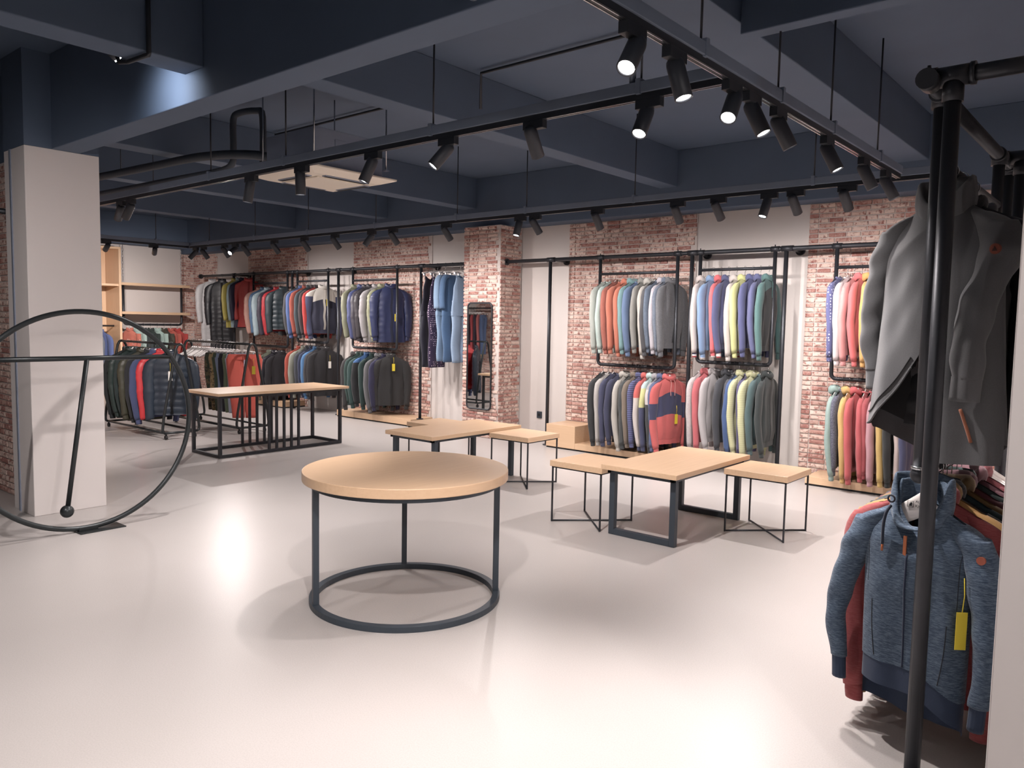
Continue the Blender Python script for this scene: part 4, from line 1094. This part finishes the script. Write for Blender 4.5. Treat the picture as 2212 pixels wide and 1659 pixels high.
row([(-9.88, 'puff', 'nylon:95977a', 'olive green puffer jacket'),
     (-9.72, 'puff', 'nylon:555f92', 'indigo puffer jacket'),
     (-9.61, 'puff', 'nylon:524e59', 'plum grey puffer jacket'),
     (-9.50, 'parka', 'nylon:474349', 'dark grey parka'),
     (-9.37, 'parka', 'nylon:b1adb0', 'light grey parka'),
     (-9.23, 'parka', 'nylon:a5a885', 'pale olive parka'),
     (-9.06, 'parka', 'nylon:2f3a68', 'royal navy parka, front showing', P(tagc='y', zip_='1d2442', rz=-28, tagpos=(.075, .06, -.52)))],
    2.175, YB, 'on upper bar left of jumpsuits', 'padded jackets left of the jumpsuits')
row([(-9.88, 'hood', '4a484a', 'dark grey hooded jacket'),
     (-9.79, 'fleece', '35544f', 'bottle green jacket, first'),
     (-9.69, 'fleece', '3b5c5a', 'teal green jacket'),
     (-9.60, 'fleece', '4478b8', 'jacket with blue shoulders and black body', P(zones=[(.25, '35373b')], szones=[(.28, '35373b')])),
     (-9.47, 'fleece', '2f4c4a', 'bottle green jacket, second'),
     (-9.30, 'hood', '77777b', 'mid grey hooded jacket'),
     (-9.18, 'fleece', '35355a', 'ink navy jacket'),
     (-9.05, 'fleece', 'speckle:2f2f31:3f3f41', 'black fleece jacket, front showing', P(tagc='y', zip_='1a1a1c', rz=-28, tagpos=(.06, .03, -.22)))],
    1.12, YB, 'on lower bar left of jumpsuits', 'jackets left of the jumpsuits, lower bar')
# --- jumpsuits by the brick column
JR = 'jumpsuits by the brick column'
jumpsuit((-8.22, YB, ZR), R(4), '25263a', 'navy strappy jumpsuit, leftmost by the brick column', JR, 1.46, .15)
jumpsuit((-8.06, YB, ZR), R(-3), 'dots:3f2f56:c9b3c4', 'purple dotted strappy jumpsuit by the brick column', JR, 1.46, .15)
jumpsuit((-7.90, YB, ZR), R(5), 'denim:8fb4da', 'pale denim jumpsuit with sleeves by the brick column', JR, 1.36, .16, False, True)
jumpsuit((-7.76, YB, ZR), R(-4), 'denim:4f79a8', 'mid blue denim jumpsuit with sleeves by the brick column', JR, 1.37, .16, False, True)
jumpsuit((-7.60, YB, ZR), R(3), 'denim:9bbbe0', 'strapless pale denim jumpsuit nearest the brick column', JR, 1.37, .16, True)
# --- rolling rack behind the ring
row([(-11.05, 'fleece', '2b3336', 'black-green jacket, leftmost'),
     (-10.90, 'parka', 'nylon:2c4440', 'bottle green parka'),
     (-10.72, 'fleece', '2f4243', 'dark teal jacket'),
     (-10.55, 'parka', 'nylon:4e4d3a', 'olive parka'),
     (-10.40, 'fleece', '2d3036', 'black jacket in the middle'),
     (-10.24, 'fleece', '4c5a8a', 'blue fleece jacket'),
     (-10.06, 'puffs', 'nylon:ee2230', 'bright red puffer jacket'),
     (-9.82, 'puffs', 'nylon:28384a', 'navy puffer jacket, front showing', P(zip_='151c26', rz=-34, tagc='w', tagpos=(.085, .0, -.32)))],
    1.2, 4.84, 'on the rolling rack behind the ring', 'jackets on the rolling rack', scl=1.1)
# --- trousers on the second rolling rack
TR = 'trousers on the rolling rack'
for x, c, d, kw in [(-10.34, 'camo:3d4a35:5e553f', 'dark camouflage trousers', {}), (-10.24, 'camo:b59864:6e5f3e', 'tan camouflage trousers', {}), (-10.14, '46573f', 'olive green trousers', {}),
                    (-10.05, '8ea3c6', 'light blue trousers', {}), (-9.97, '2a2a33', 'black trousers', {}), (-9.89, '6f7f5f', 'moss green trousers', {}),
                    (-9.80, 'b6bfd6', 'pale blue trousers', {}), (-9.62, 'f4604c', 'coral red trousers, front showing', P(tagc='y', string='b8403a', W=.225, L=.86))]:
    trousers((x, 5.76, 1.2), R(rj.uniform(-5, 5)-(32 if 'front' in d else 0)), c, d+' on the rolling rack', TR, **kw)
for i in range(12):
    hanger((-11.02+.055*i, 5.76, 1.2), R(rj.uniform(-12, 12)), 'bare white hanger on the rolling rack of trousers', 'bare white hangers')
# --- kids' jackets under the hanging shelf (bar runs along Y)
for i, (c, d) in enumerate([('e0765c', 'orange kids jacket, leftmost'), ('b4d2c8', 'mint kids jacket, first'), ('3f4a4c', 'slate kids jacket'), ('2f3f3c', 'dark green kids jacket'),
                            ('b0d0c6', 'mint kids jacket, second'), ('camo:5a5546:3d3a30', 'camouflage kids jacket'), ('d8604c', 'coral kids jacket'), ('d63f38', 'red kids jacket, rightmost')]):
    top((SX, 6.72+.135*i, 1.39), R(-90+rj.uniform(-6, 6)+28), 'kid', c, d+' below the hanging shelf', 'kids jackets below the shelf', hlabel='hanger of '+d+' below the hanging shelf')
for i, (c, d) in enumerate([('6b7180', 'grey jacket'), ('5a6da8', 'cobalt jacket')]):
    top((XL+.36, 6.02+.16*i, 1.36), R(-90+20), 'fleece', c, d+' in the tall oak cabinet', 'jackets in the oak cabinet', hlabel='white hanger of the '+d+' in the tall oak cabinet')

# --- leggings on the side wall, seen only in the mirror
t_ = thing('pipe_rack', 'black wall rail of leggings seen in the tall mirror', 'clothes rack', (-11.4, 2.9, 1.86), group='black pipe racks')
MB().cyl((-12.0, 2.92, 1.86), (-10.4, 2.92, 1.86), .018, 10).build('rail', M['pipe'], t_)
for x in (-11.98, -10.42): MB().cyl((x, 2.61, 1.86), (x, 2.92, 1.86), .018, 10).build('wall_standoff', M['pipe'], t_)
for i, (c, d) in enumerate([('33303f', 'black leggings'), ('c9666a', 'coral leggings'), ('3a2f3d', 'plum leggings'), ('d24a52', 'red leggings'), ('3c3346', 'aubergine leggings'), ('d9706c', 'salmon leggings'), ('48618c', 'blue leggings')]):
    trousers((-11.95+.09*i, 2.92, 1.86), R(rj.uniform(-5, 5)), c, d+' seen in the tall mirror', 'leggings seen in the mirror', L=.85, W=.11)
# ================================================================== foreground garments on the near rack
def hero_body(W, hem, th, flare, folds, hemf=None, inner=1.0, seed=5, scoop=0.0):
    r = random.Random(seed); ph = [r.uniform(0, 6.28) for _ in range(8)]
    def fn(u, v):
        a = 2*math.pi*u; c, s_ = math.cos(a), math.sin(a)
        front = s_ > 0
        wv = W*(1-.07*min(1, v/.2)+flare*v)
        tv = (.012+(th-.012)*min(1, v/.2)**.65)*(1+.25*v*flare*4)
        y = wv*spow(c, .85)*inner
        sh = -.090-.105*(min(1, abs(y)/W))**1.3
        if front and abs(y) < .075: sh -= scoop*(1-(y/.075)**2)
        hz = hemf(y/wv, front) if hemf else hem
        z = sh+(hz-sh)*v
        x = tv*spow(s_, .8)
        f = min(1, v*2.2)*abs(s_)**.6*math.copysign(1, s_)
        x += f*(folds*.55*math.sin(y*26+ph[0]+v*1.3)+folds*.35*math.sin(y*47+ph[1]-v*2.2)+folds*.5*math.sin(y*13+v*4.5+ph[2]))
        x += f*folds*.3*math.sin(v*21+y*14+ph[3])*(1-v)
        return (x*inner, y, z)
    return fn
def hero_sleeve(W, side, L, rx, ry, out, fwd, seed):
    r = random.Random(seed); ph = r.uniform(0, 6)
    P_ = [(0, W-.085, -.150), (.0, W-.045, -.185), (fwd*.2, W+.01, -.30), (fwd*.55, W+out*.7, -.45), (fwd*.85, W+out, -.60), (fwd, W+out*.75, L)]
    pts = smooth(P_, 6); n = len(pts)
    def lerp(A, t):
        x = t*(len(A)-1); i = min(int(x), len(A)-2); f = x-i; return A[i]*(1-f)+A[i+1]*f
    def fn(u, v):
        x = v*(n-1); i = min(int(x), n-2); f = x-i
        c = [pts[i][m]*(1-f)+pts[i+1][m]*f for m in range(3)]; a = 2*math.pi*u
        wr = 1+(.055*math.sin(v*26+ph+1.6*math.sin(a))+.04*math.sin(v*41-ph+2*a))*min(1, v*2.5)
        dx, dy = lerp(rx, v)*wr*math.sin(a), lerp(ry, v)*wr*math.cos(a)
        return (c[0]+dx, side*(c[1]+dy), c[2]-(.3*dy if v < .22 else 0))
    return fn, pts[-1]
def solid_inst(name, mb, mat, parent, label=None):
    me = mb.mesh(name); 
    for m in (mat if isinstance(mat, list) else [mat]): me.materials.append(m)
    o = inst(name, me, parent)
    if label: o['label'] = label
    return o
def cuff_of(end, side, rx, ry, h, name, mat, parent, ribs=0):
    def cf(u, v):
        a = 2*math.pi*u; k = 1+.03*math.sin(a*ribs) if ribs else 1
        return (end[0]+rx*k*math.sin(a), side*(end[1]-.005*v+ry*k*math.cos(a)), end[2]+.010-h*v)
    mb = MB().grid(cf, 48 if ribs else 20, 6); capped(mb, 48 if ribs else 20, 0); return solid_inst(name, mb, mat, parent)
def funnel(rx, ry, z0, h, lean, mat, parent, name='collar', n=40, gap=0.0, seed=2, drop=.48):
    """double-walled standing collar, lower at the front"""
    def fn(u, v):
        a = 2*math.pi*(gap/2+u*(1-gap)); ca, sa = math.cos(a), math.sin(a)
        prof = [(1.06, 0), (1.12, .35), (1.10, .7), (1.04, .95), (.97, 1.0), (.90, .92), (.86, .6), (.85, .15)]
        t = v*(len(prof)-1); i = min(int(t), len(prof)-2); f = t-i
        k = prof[i][0]*(1-f)+prof[i+1][0]*f; hh = prof[i][1]*(1-f)+prof[i+1][1]*f
        k *= 1+.035*math.sin(5*a+seed)+.02*math.sin(9*a+v*4)
        top = h*(1-drop*max(0, ca)**(1.5 if drop < .6 else .9))
        return (rx*k*ca+lean*hh*.5, ry*k*sa, z0-.050*max(0, ca)**2-.012*abs(sa)+top*hh)
    return solid_inst(name, MB().grid(fn, n, 14, gap == 0), mat, parent)
# ------------------------------------------------------------------ grey wool coat
GREY = fabric('66676b'); GREYI = fabric('2d2f33')
t_ = thing('wool_coat', 'mid grey wool coat with curved wrap hem on the near rack', 'coat', (XC-.01, 3.24, 2.13), (0, 0, R(-90-22)), 'coats on the near rack')
Wc = .218
def coat_hem(yy, front):
    if not front: return -1.085+.115*abs(yy)**1.6
    if yy < .02: return -.955+.30*max(0, min(1, (yy+1)/1.02))**1.7
    return -1.06+.02*yy
cb = hero_body(Wc, -1.0, .085, .28, .016, coat_hem, 1.0, 5)
solid_inst('body', MB().grid(cb, 96, 60), GREY, t_)
ci = hero_body(Wc, -1.0, .085, .28, .016, lambda yy, fr: coat_hem(yy, fr)+(.012 if fr else .085), .955, 5)
solid_inst('lining', MB().grid(ci, 64, 24), GREYI, t_, 'dark lining')
def edge_pts(dv, off, u0, u1, n=40):
    out = []
    for i in range(n+1):
        u = u0+(u1-u0)*i/n; x, y, z = cb(u, dv); out.append((x+off, y, z))
    return out
solid_inst('hem_piping', MB().tube(edge_pts(.935, .003, .262, .495), .0028, 6), fabric('3b3c40'), t_, 'dark piping along the curved hem')
solid_inst('hem_edge', MB().tube(edge_pts(.997, .0, .262, .495), .004, 6), GREY, t_)
sl = {}
for s_, out, fwd in ((1, -.035, .120), (-1, .085, -.050)):
    fn, end = hero_sleeve(Wc, s_, -.745, [.02, .052, .060, .056, .052, .045], [.035, .074, .072, .062, .056, .050], out, fwd, 11+s_)
    mb = MB().grid(fn, 28, 48); capped(mb, 28, 0); o = solid_inst('sleeve', mb, GREY, t_); sl[s_] = (o, fn, end)
    cuff_of(end, s_, .043, .050, .085, 'cuff', GREY, o)
funnel(.062, .098, -.135, .125, .01, GREY, t_)
def flap(u, v):     # broad lapel folded over on the left
    a = math.pi*(.45+.62*u); k = 1.15+.75*v
    return (.062*k*math.cos(a-.9*0)*-1*math.cos(math.pi*.5*0)+.022, -.098*k*math.sin(a)*.98, -.055-.115*v-.02*math.sin(u*3.1))
def zip_pts(bfn, u, v0, v1, off, n=30): return [(lambda q: (q[0]+off, q[1], q[2]))(bfn(u, v0+(v1-v0)*i/n)) for i in range(n+1)]
solid_inst('zipper', MB().tube(zip_pts(cb, .244, .05, .97, .002), .005, 6), fabric('26272b'), t_, 'dark front zipper')
solid_inst('zip_pull', MB().box(.070, .076, -.004, .006, -.30, -.25), M['leather'], t_, 'tan leather zip pull')
solid_inst('pocket_trim', MB().tube([(lambda q: (q[0]+.003, q[1], q[2]))(cb(.155-.028*i/10, .78+.13*i/10)) for i in range(11)], .006, 6), fabric('b0623a'), t_, 'orange pocket trim')
so, sfn, send = sl[1]
c0 = sfn(.25, .40); c0 = (c0[0]+.002, c0[1]+.012, c0[2])
def disc_local(c, r, h, n=24):
    v = [(c[0]+hh, c[1]+r*math.cos(2*math.pi*k/n), c[2]+r*math.sin(2*math.pi*k/n)) for hh in (-.006, h) for k in range(n)]
    return MB().add(v, [tuple(reversed(range(n))), tuple(range(n, 2*n))]+[(k, (k+1) % n, n+(k+1) % n, n+k) for k in range(n)])
pt = solid_inst('sleeve_patch', disc_local(c0, .018, .004), simple('rust_patch', '7d4234', .6), so, 'round rust-coloured sleeve patch')
solid_inst('patch_mark', MB().add([(c0[0]+.0055, c0[1]+a*.008, c0[2]+b*.008) for a, b in ((-1, -.8), (1, -.8), (0, 1))]+[(c0[0]+.0035, c0[1]+a*.010, c0[2]+b*.010) for a, b in ((-1, -.8), (1, -.8), (0, 1))], [(0, 1, 2), (5, 4, 3), (0, 3, 4, 1), (1, 4, 5, 2), (2, 5, 3, 0)]), fabric('4c2a22'), pt)
hanger((XC, 3.24, 2.13), R(-107), 'white hanger inside the grey wool coat on near rack', 'white hangers')
NR = 'coats on the near rack'
for i, (k, c, d) in enumerate([('parka', 'nylon:23262d', 'black parka just behind the grey wool coat'), ('fleece', '8d8890', 'pale grey fleece jacket behind the black parka on near rack'), ('parka', 'nylon:2d3340', 'dark navy parka third behind the grey wool coat')]):
    top((XC, 3.42+.11*i, 2.13), R(-90-8+6*i), k, c, d, NR, hlabel='hanger of '+d)
# ------------------------------------------------------------------ blue marl hoodie
MARL = fabric('2c4866', 'marl', '7d98b2'); RIB = fabric('2a4062')
HX, HY, HZ = XC, 3.085, 1.04
t_ = thing('hoodie', 'blue marled zip hoodie with cowl collar on near rack', 'hoodie', (HX, HY, HZ), (0, 0, R(-90-10)), 'hoodies on the near rack')
Wh = .205
def hood_hem(yy, front): return (-.715 if front else -.765)-.045*(1-yy*yy)*(0 if front else 1)+(.0 if yy < .25 else -.075*(yy-.25)/.75)*(1 if front else .4)
hb = hero_body(Wh, -.72, .070, -.05, .010, hood_hem, 1.0, 9, .115)
solid_inst('body', MB().grid(hb, 90, 50), MARL, t_)
def band(u, v):
    x, y, z = hb(u, 1.0); k = 1+.012*math.sin(u*2*math.pi*110)
    c = math.cos(2*math.pi*u); fr = math.sin(2*math.pi*u) > 0
    return (x*.97*k, y*.985, z+.006-(.095+.03*(0 if fr else 1))*v)
solid_inst('hem_band', MB().grid(band, 220, 4), RIB, t_, 'ribbed navy hem band')
for s_, out, fwd in ((1, .050, .050), (-1, .085, .015)):
    fn, end = hero_sleeve(Wh, s_, -.765, [.018, .046, .050, .042, .034, .026], [.032, .066, .060, .048, .040, .031], out, fwd, 31+s_)
    mb = MB().grid(fn, 28, 48); capped(mb, 28, 0); o = solid_inst('sleeve', mb, MARL, t_); sl[s_] = (o, fn, end)
    cuff_of(end, s_, .021, .026, .095, 'cuff', RIB, o, 36)
funnel(.074, .096, -.150, .150, -.012, MARL, t_, 'cowl_collar', 60, 0, 4, .93)
funnel(.060, .080, -.140, .118, -.020, MARL, t_, 'hood_lining', 48, 0, 1, 1.0)
solid_inst('zipper', MB().tube(zip_pts(hb, .256, .17, .995, -.001), .0042, 6), fabric('1b2f52'), t_, 'blue front zipper')
solid_inst('zip_pull', MB().box(.066, .071, -.026, -.015, -.30, -.225), M['leather'], t_, 'tan leather zip pull')
dr = solid_inst('drawstring', MB().tube(smooth([(.066, -.078, -.125), (.083, -.086, -.15), (.084, -.094, -.20), (.079, -.096, -.27)], 5), .0055, 8), fabric('1d2b45'), t_, 'navy drawstring')
solid_inst('cord_tip', MB().tube([(.079, -.096, -.268), (.078, -.097, -.295)], .0045, 8), M['leather'], dr)
dr = solid_inst('drawstring', MB().tube(smooth([(.068, .035, -.135), (.085, .040, -.16), (.085, .040, -.24), (.082, .039, -.28)], 5), .0055, 8), fabric('1d2b45'), t_)
solid_inst('eyelet', MB().tube([(.076, -.074+.012*math.cos(2*math.pi*k/16), -.098+.012*math.sin(2*math.pi*k/16)) for k in range(16)], .0035, 6, closed=True), fabric('202436'), t_, 'dark cord eyelet')
for u0, u1 in ((.365, .335), (.135, .165)):
    solid_inst('pocket_seam', MB().tube([(lambda q: (q[0]+.001, q[1], q[2]))(hb(u0+(u1-u0)*(i/14)**2*.6, .60+.37*i/14)) for i in range(15)], .0016, 6), fabric('182334'), t_)
for s_, uu in ((-1, .40), (1, .10)):
    solid_inst('shoulder_seam', MB().tube([(lambda q: (q[0]-.0004, q[1], q[2]))(hb(uu, .06+.42*i/14)) for i in range(15)], .0016, 6), fabric('1d2b3d'), t_)
so, sfn, send = sl[1]; c0 = sfn(.20, .34)
pt = solid_inst('sleeve_patch', disc_local((c0[0]-.006, c0[1]+.004, c0[2]), .014, .010), simple('rust_patch_small', '9a5340', .6), so, 'round rust-coloured sleeve patch')
g = inst('price_tag', tg, t_, loc=(.060, .178, -.45)); g['label'] = 'yellow price tag'; g.scale = (1, .85, 1.2); g.rotation_euler = (0, 0, R(48))
inst('tag_string', tgs, g)
# its broad printed hanger
t_ = thing('clothes_hanger', 'broad white hanger printed with black lettering inside blue hoodie', 'hanger', (HX, HY, HZ), (0, 0, R(-95)), 'white hangers')
inst('hook', HG['hook'], t_)
def bh(u, v):
    y = (v*2-1)*.185; t = abs(v*2-1); top_ = -.066-.145*t**.95; hgt = .085*(1-t)**.5+.015; a = 2*math.pi*u
    return (.006*math.cos(a), y, top_-hgt*.5+hgt*.5*math.sin(a))
mb = MB().grid(bh, 10, 36); solid_inst('arms', mb, M['hanger'], t_)
def text_mesh(s, size, loc, parent, mat, name='printed_text'):
    cu = bpy.data.curves.new(name, 'FONT'); cu.body = s; cu.size = size; cu.extrude = .0003; cu.align_x = 'LEFT'
    tmp = bpy.data.objects.new(name, cu); COL.objects.link(tmp)
    dg = bpy.context.evaluated_depsgraph_get(); me = bpy.data.meshes.new_from_object(tmp.evaluated_get(dg)); bpy.data.objects.remove(tmp)
    me.materials.clear(); me.materials.append(mat)
    o = bpy.data.objects.new(name, me); link(o, parent, loc); o.rotation_euler = (R(90), 0, R(90)); return o
INK = simple('black_ink', '1c1c20', .6)
text_mesh('ALIFE AND', .013, (.0072, -.018, -.112), t_, INK); text_mesh('KICKIN', .013, (.0072, -.018, -.128), t_, INK)
lg = MB().tube([(.0072, -.044, -.130), (.0072, -.025, -.130), (.0072, -.025, -.108), (.0072, -.044, -.108)], .0011, 5, closed=True)
lg.add([(.0074, -.040, -.126), (.0074, -.030, -.126), (.0074, -.029, -.113), (.0074, -.034, -.113), (.0066, -.040, -.126), (.0066, -.030, -.126), (.0066, -.029, -.113), (.0066, -.034, -.113)], [(0, 1, 2, 3), (7, 6, 5, 4), (0, 4, 5, 1), (1, 5, 6, 2), (2, 6, 7, 3), (3, 7, 4, 0)])
solid_inst('logo_mark', lg, INK, t_)
# ------------------------------------------------------------------ row behind the blue hoodie
NL = 'hoodies on the near rack'
rows_ = [(3.20, -.66, 'hood', 'marl:b8444a:d06a68', 'coral red marl hoodie right behind the blue hoodie', P(string='8a3238')),
         (3.28, -.72, 'hood', 'd9a24e', 'amber hoodie peeking out left behind the blue hoodie', {}),
         (3.33, -.70, 'hood', 'marl:3b3a40:8a8688', 'dark marl hoodie peeking out left behind the blue hoodie', {}),
         (3.41, -.64, 'fleece', '2c4a52', 'dark teal jacket in the row behind the blue hoodie', {}),
         (3.49, -.64, 'hood', 'a07c45', 'mustard brown hoodie in the row behind the blue hoodie', {}),
         (3.58, -.64, 'hood', '7a4450', 'maroon hoodie in the row behind the blue hoodie', {}),
         (3.68, -.64, 'fleece', '24403e', 'bottle green jacket in the row behind the blue hoodie', {}),
         (3.78, -.64, 'hood', '6e3b47', 'wine red hoodie in the row behind the blue hoodie', {}),
         (3.89, -.64, 'hood', '93404a', 'burgundy hoodie last in the row behind the blue hoodie', {})]
for yy, xx, k, c, d, kw in rows_:
    top((XC, yy, 1.04), R(-90-6+rj.uniform(-5, 5)), k, c, d, NL, hlabel='hanger of '+d, sc=1.0, **kw)
for i in range(6):
    hanger((XC, 3.95+.035*i, 1.04), R(-90+rj.uniform(-8, 8)), 'bare white hanger at the far end of the near rack', 'bare hangers on the near rack')
